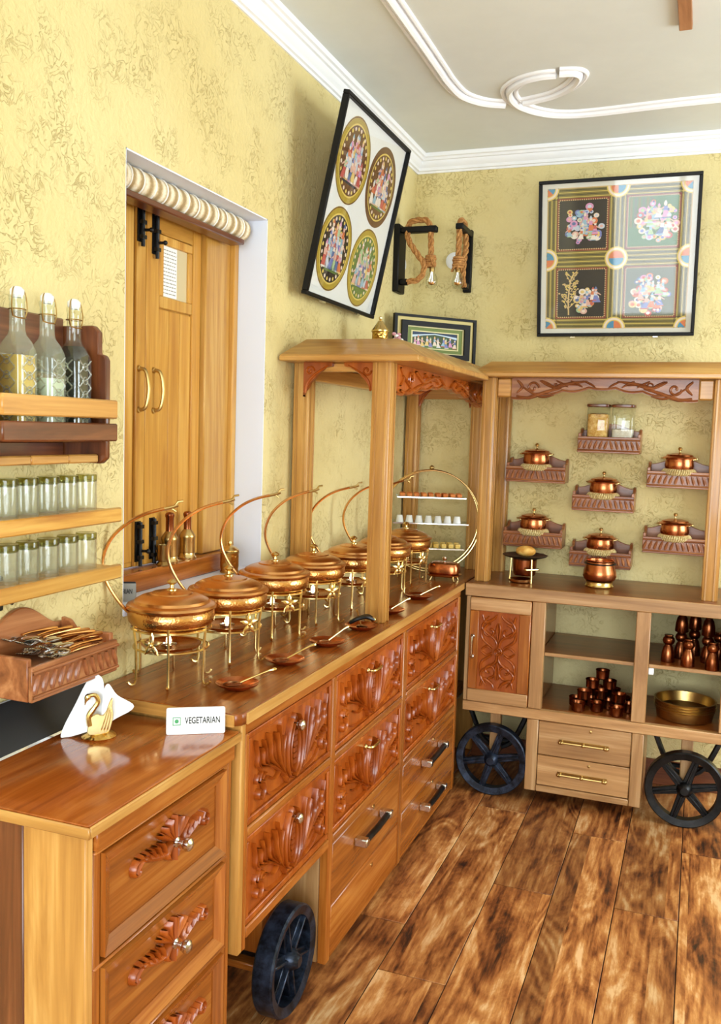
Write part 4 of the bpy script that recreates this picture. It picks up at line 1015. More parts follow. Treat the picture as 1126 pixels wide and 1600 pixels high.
# small copper cups piled in the open shelf
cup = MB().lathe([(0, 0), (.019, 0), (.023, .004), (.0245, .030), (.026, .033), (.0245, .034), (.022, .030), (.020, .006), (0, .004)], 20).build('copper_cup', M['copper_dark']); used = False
CZ = .3902
lay = [(0, [(-.415, 3.70), (-.345, 3.73), (-.265, 3.70), (-.435, 3.775), (-.375, 3.80), (-.305, 3.79), (-.225, 3.775), (-.40, 3.86), (-.33, 3.87), (-.25, 3.86)]),
       (1, [(-.40, 3.745), (-.335, 3.78), (-.262, 3.755), (-.36, 3.835), (-.29, 3.83)]), (2, [(-.372, 3.785), (-.305, 3.80)]), (3, [(-.335, 3.80)])]
names = ['bottom layer', 'second layer', 'third layer', 'very top']
for L_, pts in lay:
    for x, y in pts:
        o = cup if not used else cup.copy()
        if used: COL.objects.link(o)
        used = True
        o.scale = (1.13, 1.13, 1.13); o.location = (x + .010, y, CZ + L_ * .0396); tag(o, 'small copper cup in the %s of the pile on the open shelf' % names[L_], 'cup', 'pile of copper cups, ' + names[L_])
        fi = pts.index((x, y)); nm_ = {0: ['front left', 'front middle', 'front right'], 1: ['front left', 'front middle', 'front right'], 2: ['left', 'right'], 3: []}[L_]
        if fi < len(nm_): o['label'] = nm_[fi] + ' copper cup in the %s of the pile on the open shelf' % names[L_]
# copper tumblers stacked on jars
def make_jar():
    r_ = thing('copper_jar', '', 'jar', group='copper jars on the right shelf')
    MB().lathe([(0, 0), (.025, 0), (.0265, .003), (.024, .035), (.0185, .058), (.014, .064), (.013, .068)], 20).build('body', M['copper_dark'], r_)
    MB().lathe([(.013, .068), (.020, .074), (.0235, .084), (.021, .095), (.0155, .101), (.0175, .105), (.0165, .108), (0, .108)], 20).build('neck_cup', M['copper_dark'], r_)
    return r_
jr = make_jar(); JZ = .6242
js = [(-.075, 3.745, 0), (.0, 3.70, 0), (.088, 3.682, 0), (-.03, 3.83, 0), (.07, 3.80, 0), (.02, 3.91, 0), (.115, 3.89, 0), (-.03, 3.83, 1), (.07, 3.80, 1), (.02, 3.91, 1)]
jd = ['leftmost copper jar at the front of the right shelf', 'middle front copper jar on the right shelf', 'nearest copper jar at the frame edge on the right shelf', 'lower copper jar behind the leftmost front jar', 'lower copper jar behind the middle front jar',
      'shadowed lower copper jar deep in the right shelf, centre', 'shadowed copper jar deep in the right shelf, right', 'upper stacked copper jar on the right shelf, left one', 'upper stacked copper jar on the right shelf, right one', 'upper stacked copper jar in shadow at the back']
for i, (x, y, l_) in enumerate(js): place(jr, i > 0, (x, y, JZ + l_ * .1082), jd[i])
# stacked brass trays
tr = MB().lathe([(0, 0), (.095, 0), (.106, .004), (.114, .040), (.119, .043), (.1195, .045), (.113, .045), (.104, .008), (0, .004)], 44).build('brass_tray', M['brass_old'], sharp=25); 
for i in range(4):
    o = tr if i == 0 else tr.copy()
    if i: COL.objects.link(o)
    o.location = (.0, 3.805, .3903 + i * .0105); o.rotation_euler = (0, 0, i * .7)
    tag(o, ['bottom', 'second', 'third', 'top'][i] + ' round brass tray of the nested stack in the right shelf', 'tray', 'nested brass trays')

# ================================================================== paintings
def flat(m, pts, y, mi): m.add([(a, y, b) for a, b in pts], [tuple(range(len(pts)))], mi)
def circ(cx, cz, rx, rz=None, n=28, a0=0, a1=2 * PI):
    rz = rz or rx
    return [(cx + rx * math.cos(a0 + (a1 - a0) * i / n), cz + rz * math.sin(a0 + (a1 - a0) * i / n)) for i in range(n + (0 if abs(a1 - a0 - 2 * PI) < 1e-4 else 1))]
def ringf(m, cx, cz, r0, r1, y, mi, n=40, a0=0., a1=2 * PI):
    vs_ = []
    for i in range(n + 1):
        a = a0 + (a1 - a0) * i / n; vs_ += [(cx + r0 * math.cos(a), y, cz + r0 * math.sin(a)), (cx + r1 * math.cos(a), y, cz + r1 * math.sin(a))]
    m.add(vs_, [(2 * i, 2 * i + 1, 2 * i + 3, 2 * i + 2) for i in range(n)], mi)
def recto(m, x0, x1, z0, z1, y, mi): flat(m, [(x0, z0), (x1, z0), (x1, z1), (x0, z1)], y, mi)
COLS = [(222, 176, 160), (196, 206, 220), (226, 196, 120), (150, 186, 206), (214, 120, 70), (232, 214, 196), (120, 130, 190), (196, 90, 80), (170, 196, 150), (236, 226, 214), (214, 150, 190), (90, 110, 160)]
def figure(m, rg, x, z, s, y, b0):
    """a small robed folk figure: skirt, torso, head, headdress, arm"""
    k = lambda: b0 + rg.randrange(len(COLS))
    lean = rg.uniform(-.12, .12) * s
    flat(m, [(x - .28 * s, z), (x + .28 * s, z), (x + .10 * s + lean, z + .5 * s), (x - .10 * s + lean, z + .5 * s)], y, k())
    flat(m, [(x - .28 * s, z), (x + .28 * s, z), (x + .26 * s, z + .07 * s), (x - .26 * s, z + .07 * s)], y - .0002, k())
    flat(m, [(x - .11 * s + lean, z + .46 * s), (x + .11 * s + lean, z + .46 * s), (x + .13 * s + lean, z + .72 * s), (x - .13 * s + lean, z + .72 * s)], y - .0002, k())
    flat(m, circ(x + lean, z + .84 * s, .10 * s, .12 * s, 10), y - .0003, b0 + rg.choice((0, 5, 5)))
    flat(m, [(x - .12 * s + lean, z + .88 * s), (x + .12 * s + lean, z + .88 * s), (x + lean, z + 1.08 * s)], y - .0004, k())
    d = rg.choice((-1, 1)); flat(m, [(x + d * .1 * s + lean, z + .70 * s), (x + d * .36 * s + lean, z + .52 * s), (x + d * .36 * s + lean, z + .46 * s), (x + d * .08 * s + lean, z + .60 * s)], y - .0004, b0 + 0)
def frame_parts(r_, w_, h_, fw, dp, mat_, inner=None):
    for (x0, x1, z0, z1) in ((-w_ / 2, w_ / 2, 0, fw), (-w_ / 2, w_ / 2, h_ - fw, h_), (-w_ / 2, -w_ / 2 + fw, fw, h_ - fw), (w_ / 2 - fw, w_ / 2, fw, h_ - fw)):
        bxp('frame_side', mat_, r_, x0, x1, -dp, 0, z0, z1, .002)
    bxp('backing', M['rose_x'], r_, -w_ / 2 + fw, w_ / 2 - fw, -.004, -.001, fw, h_ - fw, 0)
W_, H_ = .645, .640
# painting with four discs, on the left wall
p1 = thing('disc_painting', 'tilted black framed picture of four round gold-rimmed folk paintings', 'painting')
frame_parts(p1, W_, H_, .013, .022, M['black'])
MB().box(-W_ / 2 + .013, W_ / 2 - .013, -.006, -.0041, .013, H_ - .013).build('mat_board', plain('mat_board', (232, 234, 232), .8), p1)
rg = random.Random(11)
gold, gold2, umber, dkb = pal((176, 150, 40)), pal((222, 196, 96)), pal((104, 62, 22)), pal((40, 28, 20))
mats = [gold, gold2, umber, dkb, pal((90, 120, 50)), pal((24, 40, 60))] + [pal(c) for c in COLS]
for di, (cx, cz, ground) in enumerate([(-.145, .467, 2), (.140, .452, 2), (-.147, .176, 3), (.139, .162, 4)]):
    m = MB(); rr = .140
    flat(m, circ(cx, cz, rr, rr, 44), -.0062, 0 if di != 1 else 2); ringf(m, cx, cz, rr * .965, rr * .99, -.0065, 2); ringf(m, cx, cz, rr * .80, rr * .84, -.0065, 1)
    flat(m, circ(cx, cz, rr * .8, rr * .8, 40), -.0066, ground if di != 3 else 4)
    for k in range(26):
        a = 2 * PI * k / 26; flat(m, circ(cx + .72 * rr * math.cos(a), cz + .72 * rr * math.sin(a), .05 * rr, None, 6), -.0068, 1 if k % 2 else 6 + 5)
    flat(m, circ(cx, cz, rr * .64, rr * .66, 30), -.0069, [2, 2, 3, 4][di])
    flat(m, [(cx - .45 * rr, cz - .44 * rr), (cx + .45 * rr, cz - .44 * rr), (cx + .40 * rr, cz - .55 * rr), (cx - .40 * rr, cz - .55 * rr)], -.0070, 5 if di == 0 else 4)
    if di in (2, 3):
        for k in range(14):
            a = 2 * PI * k / 14; q = .24 * rr; flat(m, [(cx + .02 * rr, cz + .35 * rr), (cx + q * math.cos(a - .12), cz + .35 * rr + q * math.sin(a - .12)), (cx + q * math.cos(a + .12), cz + .35 * rr + q * math.sin(a + .12))], -.0071, 1 if di == 2 else 4)
    for row in range(3):
        n = 6 - row
        for k in range(n):
            figure(m, rg, cx + (k - (n - 1) / 2) * .19 * rr, cz + (-.50 + row * .26) * rr, (.50 + rg.random() * .12) * rr, -.0072 - .0006 * (2 - row), 6)
    m.build('round_panel', mats, p1, normals=False)
tag(MB().box(-W_ / 2 + .013, W_ / 2 - .013, -.0125, -.0115, .013, H_ - .013).build('glazing', M['pane'], p1), 'picture glass')
m = MB()
for x in (-.16, .17): m.box(x - .012, x + .012, -.016, -.002, -.006, 0)
m.build('clip', M['steel'], p1)
p1.location = (-1.245, 3.055, 1.935); p1.rotation_euler = (.205, 0, PI / 2)
# square painting on the back wall
p2 = thing('square_painting', 'tilted black framed folk painting of four scenes on the back wall', 'painting')
frame_parts(p2, W_, H_, .014, .022, M['black'])
MB().box(-W_ / 2 + .014, W_ / 2 - .014, -.006, -.0041, .014, H_ - .014).build('mat_board', plain('mat_board_cream', (226, 224, 212), .8), p2)
bl_, gr_, olv, rd_, bl2 = pal((16, 12, 12)), pal((70, 110, 46)), pal((120, 108, 44)), pal((128, 44, 28)), pal((70, 140, 176))
cr_ = pal((206, 176, 120)); gy_ = pal((96, 100, 76))
mats = [bl_, gr_, olv, rd_, bl2, cr_, gold2, gy_] + [pal(c) for c in COLS]
m = MB(); g0, g1 = -.288, .288; zc = H_ / 2
recto(m, g0, g1, zc - .288, zc + .288, -.0062, 5); recto(m, g0 + .004, g1 - .004, zc - .284, zc + .284, -.0063, 2)
for k in range(5):
    o_ = .010 + k * .009
    for s in (-1, 1):
        for (x0, x1, z0, z1) in ((g0, g1, zc + s * (.288 - o_) - .0012, zc + s * (.288 - o_) + .0012), (s * (.288 - o_) - .0012, s * (.288 - o_) + .0012, zc - .288, zc + .288)):
            recto(m, x0, x1, z0, z1, -.0064 - .00002 * k, 6 if k % 2 else 0)
for k in range(-3, 4):
    recto(m, g0, g1, zc + k * .009 - .0012, zc + k * .009 + .0012, -.00655, 6 if k % 2 else 0); recto(m, k * .009 - .0012, k * .009 + .0012, zc - .288, zc + .288, -.00656, 6 if k % 2 else 0)
m.build('border', mats, p2, normals=False)
Q = [(-1, 1, 0), (1, 1, 1), (-1, -1, 0), (1, -1, 7)]
for sx, sz, gm in Q:
    m = MB(); cx, cz = sx * .140, zc + sz * .140; a = .098
    recto(m, cx - a - .008, cx + a + .008, cz - a - .008, cz + a + .008, -.0068, 3); recto(m, cx - a, cx + a, cz - a, cz + a, -.0070, gm)
    for k in range(22):
        t = -a + 2 * a * (k + .5) / 22
        for (x, z) in ((cx + t, cz + a + .001), (cx + t, cz - a - .001), (cx + a + .001, cz + t), (cx - a - .001, cz + t)): flat(m, circ(x, z, .003, None, 6), -.0071, 5)
    if (sx, sz) == (1, 1):
        for k in range(6): recto(m, cx - a + .006 + k * .016, cx - a + .016 + k * .016, cz - .02, cz + a - .004, -.0072, 7 if k % 2 else 2)
    if (sx, sz) == (-1, -1):
        P0 = [(cx - .05, cz - .09), (cx - .052, cz - .02), (cx - .045, cz + .05), (cx - .03, cz + .085)]
        m.ridge(sp2(P0), [.003] * 16, .0004, lambda u, v, n: (u, -.0072 - n, v), 5)
        for k in range(14):
            b0 = (-.05 + .001 * k, -.07 + .011 * k); an = (1 if k % 2 else -1) * rg.uniform(.4, 1.0); L = rg.uniform(.03, .06)
            e_ = (b0[0] + L * math.sin(an), b0[1] + L * math.cos(an))
            m.ridge([(cx + b0[0], cz + b0[1]), (cx + (b0[0] + e_[0]) / 2, cz + (b0[1] + e_[1]) / 2), (cx + e_[0], cz + e_[1])], [.0016] * 3, .0003, lambda u, v, n: (u, -.0072 - n, v), 5)
            for q in range(5):
                f_ = .3 + q * .17; lx, lz = b0[0] + (e_[0] - b0[0]) * f_ + rg.uniform(-.008, .008), b0[1] + (e_[1] - b0[1]) * f_ + rg.uniform(-.006, .006)
                if abs(lx) < a - .006 and abs(lz) < a - .006: flat(m, circ(cx + lx, cz + lz, .0045, .0035, 6), -.0075, 6 if q % 2 else 5)
    # a rounded cluster of figures
    ox, oz = {(-1, 1): (.005, .0), (1, 1): (.02, .0), (-1, -1): (.03, -.03), (1, -1): (.0, -.01)}[(sx, sz)]
    R0 = .052 if (sx, sz) == (-1, -1) else .080
    for k in range(46 if R0 > .06 else 22):
        an = rg.uniform(0, 2 * PI); d = R0 * math.sqrt(rg.random()); x, z = cx + ox + d * math.cos(an), cz + oz + d * math.sin(an)
        pr = rg.uniform(.007, .014)
        flat(m, circ(x, z, pr * 1.2, pr, 12), -.0076 - .00003 * k, 8 + rg.randrange(len(COLS)))
        flat(m, circ(x, z, pr * .6, pr * .5, 10), -.0090 - .00003 * k, 8 + rg.randrange(len(COLS)))
    for k in range(12 if R0 > .06 else 5):
        figure(m, rg, cx + ox + rg.uniform(-.7, .7) * R0, cz + oz + rg.uniform(-.9, .2) * R0, rg.uniform(.042, .065), -.0105 - .0001 * k, 8)
    m.build('scene_panel', mats, p2, normals=False)
for i, sx in enumerate((-1, 0, 1)):
    for j, sz in enumerate((-1, 0, 1)):
        m = MB(); cx, cz = sx * .286, zc + sz * .286; rr = .050
        a0 = {(-1, -1): 0, (0, -1): 0, (1, -1): PI / 2, (-1, 0): -PI / 2, (0, 0): 0, (1, 0): PI / 2, (-1, 1): -PI / 2, (0, 1): PI, (1, 1): PI}[(sx, sz)]
        sp_ = 2 * PI if (sx, sz) == (0, 0) else (PI if 0 in (sx, sz) else PI / 2)
        for r0, r1, mi in ((0, .03, 4), (.03, .034, 6), (.034, .042, 13), (.042, .047, 6)):
            ringf(m, cx, cz, r0, r1, -.0080, mi, 20, a0, a0 + sp_)
        ringf(m, cx, cz, 0, .03, -.0082, 12, 10, a0, a0 + sp_ / 2)
        m.build('medallion', mats, p2, normals=False)
tag(MB().box(-W_ / 2 + .014, W_ / 2 - .014, -.0135, -.0125, .014, H_ - .014).build('glazing', M['pane'], p2), 'picture glass reflecting the windows')
m = MB()
for x in (-.17, .17): m.box(x - .010, x + .010, -.014, -.002, -.006, 0)
m.build('clip', M['steel'], p2)
p2.location = (-.380, 4.052, 1.932); p2.rotation_euler = (.195, 0, 0)
# small landscape picture standing across the corner on the canopy
p3 = thing('corner_painting', 'small black and gold framed folk painting standing across the corner', 'painting')
w3, h3 = .41, .205
for (fw0, fw1, dp, mt, nm) in ((0, .014, .018, M['black'], 'outer_frame'), (.014, .034, .010, pal((206, 188, 120)), 'gilt_slip'), (.034, .062, .022, M['black'], 'inner_frame'), (.062, .068, .012, pal((226, 216, 160)), 'gilt_bead'), (.068, .086, .008, pal((110, 128, 56)), 'green_border'), (.086, .092, .009, pal((226, 216, 160)), 'gilt_bead')):
    k = .75
    for (x0, x1, z0, z1) in ((-w3 / 2 + fw0, w3 / 2 - fw0, h3 - fw1 * k, h3 - fw0 * k), (-w3 / 2 + fw0, w3 / 2 - fw0, fw0 * k, fw1 * k), (-w3 / 2 + fw0, -w3 / 2 + fw1, fw1 * k, h3 - fw1 * k), (w3 / 2 - fw1, w3 / 2 - fw0, fw1 * k, h3 - fw1 * k)):
        bxp(nm, mt, p3, x0, x1, -dp, 0, z0, z1, 0)
m = MB(); mats = [pal((30, 52, 84)), pal((200, 220, 236)), pal((58, 76, 40)), pal((90, 120, 60))] + [pal(c) for c in COLS]
x0, x1, z0, z1 = -w3 / 2 + .092, w3 / 2 - .092, .069, h3 - .069
recto(m, x0, x1, z0, z1, -.005, 0)
flat(m, [(x0, z1 - .014), (0, z1 - .004), (x1, z1 - .014), (x1, z1 - .026), (0, z1 - .012), (x0, z1 - .026)], -.0052, 1)
flat(m, [(x0, z0), (x1, z0), (x1, z1 - .024), (x1 * .5, z1 - .014), (0, z1 - .008), (x0 * .5, z1 - .014), (x0, z1 - .024)], -.0054, 2)
recto(m, x0, x1, z0, z0 + .010, -.0056, 3)
for k in range(11): figure(m, rg, x0 + .012 + (x1 - x0 - .024) * k / 10, z0 + .004 + .006 * (k % 2), .040, -.006 - .0006 * (k % 2), 4)
m.build('picture', mats, p3, normals=False)
p3.location = (-1.112, 3.842, 1.7905); p3.rotation_euler = (0, 0, R(47))
# brass jar and figurine on the canopy
m = thing('brass_jar', 'small lidded brass jar on top of the corner canopy', 'jar', (-1.14, 3.22, 1.79))
c = (-1.14, 3.22, 1.79)
b = MB(); b.lathe([(0, 0), (.028, 0), (.030, .004), (.030, .070), (.032, .074), (0, .074)], 24, c); b.build('body', M['brass_ham'], m)
b = MB(); b.lathe([(.033, .074), (.033, .079), (.024, .090), (.014, .104), (.010, .112), (.004, .116), (.007, .121), (.007, .127), (0, .132)], 24, c); li = b.build('lid', M['brass'], m)
fg = thing('flower_posy', 'tiny pink and white flower posy beside the brass jar', 'flowers', (-1.088, 3.26, 1.79))
b = MB(); b.lathe([(0, 0), (.012, 0), (.015, .03), (.012, .04), (0, .04)], 14, (-1.088, 3.26, 1.79)); b.build('vase', M['white_cup'], fg)
for k in range(9):
    a = k * 2.4; rr = .004 + .0016 * k; b = MB(); b.ball((-1.088 + rr * math.cos(a), 3.26 + rr * math.sin(a), 1.79 + .048 + .007 * (k % 4)), .009, 8, 6, 0, (1, 1, .7)); b.build('flower', pal((206, 150, 160)) if k % 2 else M['white_cup'], fg)

# ================================================================== bottle rack on the left wall
br = thing('bottle_rack', 'dark wooden wall rack with front slats holding three bottles', 'rack', (XW, 1.45, 1.41))
RY0, RY1 = 1.284, 1.606
for y0 in (RY0, RY1):
    MB().prism([(XW + .001, 1.412), (-1.186, 1.412), (-1.172, 1.424), (-1.172, 1.628), (-1.178, 1.638), (-1.192, 1.642), (-1.192, 1.686), (-1.206, 1.70), (XW + .001, 1.70)], 'y', y0, y0 + .016).build('side_panel', M['rose_z'], br, bevel=.002)
for i, (z0, z1, mt) in enumerate(((1.60, 1.715, 'rose_y'), (1.50, 1.597, 'honey_y'))): bxp('back_board', M[mt], br, XW + .001, XW + .012, RY0 + .0165, RY1 - .0005, z0, z1)
bxp('shelf_board', M['rose_y'], br, XW + .0125, -1.176, RY0 + .0165, RY1 - .0005, 1.458, 1.470)
tag(bxp('slat', M['honey_y'], br, -1.1715, -1.158, 1.290, 1.630, 1.507, 1.546), 'honey coloured upper slat')
tag(bxp('slat', M['rose_y'], br, -1.1715, -1.158, 1.290, 1.630, 1.460, 1.497), 'dark red lower slat')
ys = [RY0 + .0165, 1.40, 1.51, RY1 - .0005]
for a, b in zip(ys[:-1], ys[1:]): bxp('foot_strip', M['honey_y'], br, -1.202, -1.188, a, b - .0008, 1.414, 1.432)
bxp('foot_board', M['rose_y'], br, XW + .001, XW + .012, RY0 + .0165, RY1 - .0005, 1.414, 1.456)
def bottle(x, y, liq, fh, lab, gm):
    z0 = 1.4702; r_ = thing('swing_bottle', lab, 'bottle', (x, y, z0), 'swing-top bottles in the wall rack')
    c = (x, y, z0); h = .0285
    def secs(h, e):
        return [(h - .004, h - .004, e), (h, h, e + .005), (h, h, .150), (h * .96, h * .96, .162), (h * .80, h * .80, .176), (h * .56, h * .56, .188), (.0145 - e, .0145 - e, .197), (.0135 - e, .0135 - e, .25), (.0150 - e, .0150 - e, .253), (.0150 - e, .0150 - e, .262)]
    n = 28; vs_ = []; lv = secs(h, 0)
    ps = [5, 5, 5, 4.5, 3.6, 2.6, 2, 2, 2, 2]
    def loft(lv, ps, cap):
        m = MB(); vs_ = []
        for (a_, b_, z), p in zip(lv, ps):
            for i in range(n):
                t = 2 * PI * i / n + PI / n; ca, sa = math.cos(t), math.sin(t)
                vs_.append((c[0] + a_ * math.copysign(abs(ca) ** (2 / p), ca), c[1] + b_ * math.copysign(abs(sa) ** (2 / p), sa), c[2] + z))
        fs = [(i * n + j, i * n + (j + 1) % n, (i + 1) * n + (j + 1) % n, (i + 1) * n + j) for i in range(len(lv) - 1) for j in range(n)] + [tuple(range(n - 1, -1, -1))]
        if cap: fs.append(tuple((len(lv) - 1) * n + j for j in range(n)))
        m.add(vs_, fs, 0, True); return m
    bo = loft(lv, ps, False).build('glass_body', M[gm], r_)
    L2 = [s for s in secs(h - .0025, .003) if s[2] < fh]; L2.append((L2[-1][0], L2[-1][1], fh))
    if fh > .176: L2[-1] = (h * .66, h * .66, fh)
    loft(L2, ps[:len(L2)], True).build('liquid', liq, r_)
    # embossed lattice on the two visible faces
    m = MB()
    for fr in (lambda u, v, q: (x + u, y - h - q, z0 + v), lambda u, v, q: (x + h + q, y + u, z0 + v)):
        for k in range(5):
            for s in (-1, 1):
                zc = .028 + k * .028
                m.ridge(sp2([(-.019 * s, zc - .013), (-.004 * s, zc), (.006 * s, zc + .003), (.019 * s, zc + .014)], 3), [.0016] * 10, .0016, fr)
            m.ridge(spiral(0, .028 + k * .028, .0075, .0075, 0, 2 * PI, 12), [.0014] * 13, .0016, fr)
    m.build('embossing', M['emboss'], bo, normals=False)
    m = MB(); m.lathe([(.009, .258), (.013, .263), (.0135, .272), (.009, .277), (.004, .279), (0, .279)], 16, c); m.build('stopper', M['white_cup'], r_)
    m = MB()
    for s in (-1, 1): m.tube(smoothpath([(x, y + s * .008, z0 + .277), (x + .004, y + s * .017, z0 + .268), (x + .006, y + s * .021, z0 + .240), (x + .004, y + s * .016, z0 + .222), (x, y + s * .015, z0 + .236)], 3), .0013, 5)
    m.tube([(x + .0155 * math.cos(a), y + .0155 * math.sin(a), z0 + .236) for a in [2 * PI * i / 20 for i in range(20)]], .0013, 5, True)
    m.tube([(x + .004, y - .017, z0 + .222), (x + .012, y - .010, z0 + .219), (x + .018, y, z0 + .219), (x + .012, y + .010, z0 + .219), (x + .004, y + .017, z0 + .222)], .0013, 5)
    m.build('wire_clip', M['brass_old'], r_)
bottle(-1.222, 1.400, M['juice'], .150, 'swing-top glass bottle with yellow syrup, leftmost in the rack', 'bottle')
bottle(-1.222, 1.484, M['pearl'], .112, 'swing-top glass bottle half full of pale drink, in the middle', 'bottle')
bottle(-1.222, 1.566, M['dark_liq'], .182, 'swing-top glass bottle with dark syrup, rightmost in the rack', 'bottle_clear')

# ================================================================== glass rails
hy = M['door_y']
gl_ = None
def make_glass():
    r_ = thing('drinking_glass', '', 'glass', group='upturned glasses on the wall rails')
    MB().lathe([(.0215, 0), (.0222, .001), (.0222, .066), (.0205, .066), (.0195, .002), (.0215, 0)], 24).build('wall', M['tumbler'], r_)
    MB().lathe([(0, .062), (.020, .062), (.0224, .0645), (.0226, .075), (.0215, .078), (0, .0765)], 24).build('base', M['glass_rim'], r_)
    return r_
gp = make_glass(); used = False
for ti, (z, lab) in enumerate(((1.308, 'upper'), (1.181, 'lower'))):
    rk = thing('glass_rail', '%s honey wooden wall rail carrying upturned glasses' % lab, 'shelf', (XW, 1.45, z - .03))
    bxp('shelf_board', hy, rk, XW + .001, -1.2115, 1.18, 1.70, z - .011, z - .0003)
    bxp('front_strip', hy, rk, -1.2110, -1.198, 1.18, 1.704, z - .028, z + .004)
    for i, y in enumerate([1.639, 1.577, 1.515, 1.454, 1.396, 1.335]):
        place(gp, used, (-1.2455, y, z), '%s upturned glass from the right on the %s wooden rail' % (ORD[i], lab)); used = True
hk = thing('wall_hook', 'black metal bracket on the wall at the left photo edge', 'bracket', (XW, 1.40, 1.13))
bxp('plate', M['iron_black'], hk, XW + .001, XW + .012, 1.405, 1.425, 1.12, 1.19); MB().tube([(XW + .011, 1.415, 1.145), (XW + .04, 1.415, 1.142), (XW + .045, 1.415, 1.155)], .006, 8).build('peg', M['iron_black'], hk)

# ================================================================== cutlery shelf
cs = make_shelf('cutlery_shelf', .265, .150, M['carved_dark'], M['carved_dark'], 11, .145)
tag(cs, 'carved reddish wooden wall shelf full of cutlery', 'shelf')
cs.location = (XW, 1.475, .972); cs.rotation_euler = (0, 0, PI / 2)
def make_fork():
    r_ = thing('fork', '', 'fork', group='cutlery heaped in the wall shelf')
    m = MB(); m.tube(smoothpath([(0, 0, 0), (.03, 0, .002), (.075, 0, .003), (.10, 0, .001)], 4), [.0042, .0045, .0045, .004, .0035, .003, .0028, .0026, .0024, .0022, .0022, .0022, .003], 8, flat=1.).build('handle', M['copper'], r_)
    m = MB(); m.box(.098, .122, -.0105, .0105, -.001, .0012)
    for k in range(4):
        y = -.009 + k * .006; m.tube(smoothpath([(.120, y, 0), (.138, y, -.004), (.156, y, .003)], 3), [.0017] * 6 + [.001], 6)
    m.build('tines', M['steel'], r_); return r_
def make_tspoon():
    r_ = thing('table_spoon', '', 'spoon', group='cutlery heaped in the wall shelf')
    MB().tube(smoothpath([(0, 0, 0), (.03, 0, .002), (.075, 0, .003), (.11, 0, 0)], 4), [.0042, .0045, .0045, .004, .0035, .003, .0028, .0026, .0024, .0022, .0022, .0022, .003], 8).build('handle', M['copper'], r_)
    m = MB(); m.ball((.128, 0, -.002), .0145, 14, 8, 0, (1.45, 1, .28)); m.build('bowl', M['steel'], r_); return r_
fp, tp = make_fork(), make_tspoon(); uf = ut = False
rg = random.Random(5); nf = ns_ = 0
for i in range(18):
    isf = i % 2 == 0
    y0 = 1.585 + rg.uniform(-.015, .012); x0 = -1.268 + (i % 6) * .022
    z0 = 1.034 + (i // 6) * .012
    lay_ = ['bottom', 'middle', 'top'][i // 6]
    o = place(fp if isf else tp, uf if isf else ut, (x0, y0, z0), '')
    if isf: uf = True
    else: ut = True
    o.rotation_euler = (rg.uniform(-.15, .15), rg.uniform(-.06, .03), R(-90) + rg.uniform(-.16, .16))
    o['label'] = ('copper handled fork in the %s layer of the cutlery heap' if isf else 'copper handled spoon in the %s layer of the cutlery heap') % lay_
    o['group'] = ('forks, ' if isf else 'spoons, ') + lay_ + ' layer of the heap'
# ================================================================== on the near cabinet
bt = thing('black_board', 'black board with silver edge leaning on the wall below the cutlery', 'tray', (-1.23, 1.53, NZ))
th_ = math.atan2(.082, .065)
Mx = Matrix.Translation((-1.214, 0, NZ + .001)) @ Matrix.Rotation(-(PI - th_), 4, 'Y')
def lean(m): m.M = Matrix.Translation((-1.212, 0, NZ + .0012)) @ Matrix.Rotation(th_, 4, 'Y') @ Matrix.Scale(-1, 4, (1, 0, 0)); return m
m = lean(MB()); m.box(0, .104, 1.20, 1.685, .0, .006); m.build('board', M['blackmat'], bt, bevel=.002)
m = lean(MB()); m.box(-.001, .004, 1.20, 1.686, -.0005, .0078); m.box(.004, .104, 1.6852, 1.688, -.0005, .0078); m.build('silver_edge', M['steel'], bt)
m = lean(MB()); m.box(.02, .108, 1.38, 1.62, -.0042, -.0032)
pb = m.build('paper_sheet', M['paper'], None, org=(-1.25, 1.5, NZ)); tag(pb, 'white paper sheet tucked behind the leaning black board', 'paper')
nh = thing('napkin_holder', 'brass swan napkin holder standing on the cabinet top', 'napkin holder', (-1.133, 1.535, NZ))
c = Vector((-1.133, 1.535, NZ)); ax_ = R(38); Mn = Matrix.Translation(c) @ Matrix.Rotation(ax_, 4, 'Z')
m = MB(); m.M = Mn; m.lathe([(0, 0), (.034, 0), (.036, .003), (.032, .007), (.024, .010), (.020, .014), (0, .016)], 28, sx=1.0, sy=.9); m.build('base', M['brass_ham'], nh)
for s in (-1, 1):
    yy = s * .017
    sw = MB(); sw.M = Mn
    body = [(-.020, .012), (-.022, .030), (-.016, .048), (-.004, .054), (.006, .050), (.014, .060), (.020, .078), (.026, .086), (.026, .066), (.028, .050), (.024, .030), (.016, .014)]
    sw.prism([(p.x, p.y) for p in smoothpath([(a, b, 0) for a, b in body], 3, True)], 'y', yy - .0035, yy + .0035)
    for k in range(3): sw.tube(smoothpath([(.004 + .006 * k, yy - s * 0 - .004, .02), (.012 + .005 * k, yy - .0045, .045), (.020 + .002 * k, yy - .004, .074 - .006 * k)], 3), .0016, 5)
    wb = sw.build('swan_body', M['brass'], nh, bevel=.0015)
    m = MB(); m.M = Mn
    m.tube(smoothpath([(-.018, yy, .030), (-.020, yy, .050), (-.010, yy, .066), (-.002, yy, .080), (-.008, yy, .093), (-.020, yy, .092), (-.026, yy, .083), (-.028, yy, .074)], 4), [.006] * 8 + [.0052] * 8 + [.0045] * 4 + [.006, .0068, .006, .0045, .003, .0022, .0015, .001, .001], 8)
    m.build('swan_neck', M['brass'], wb)
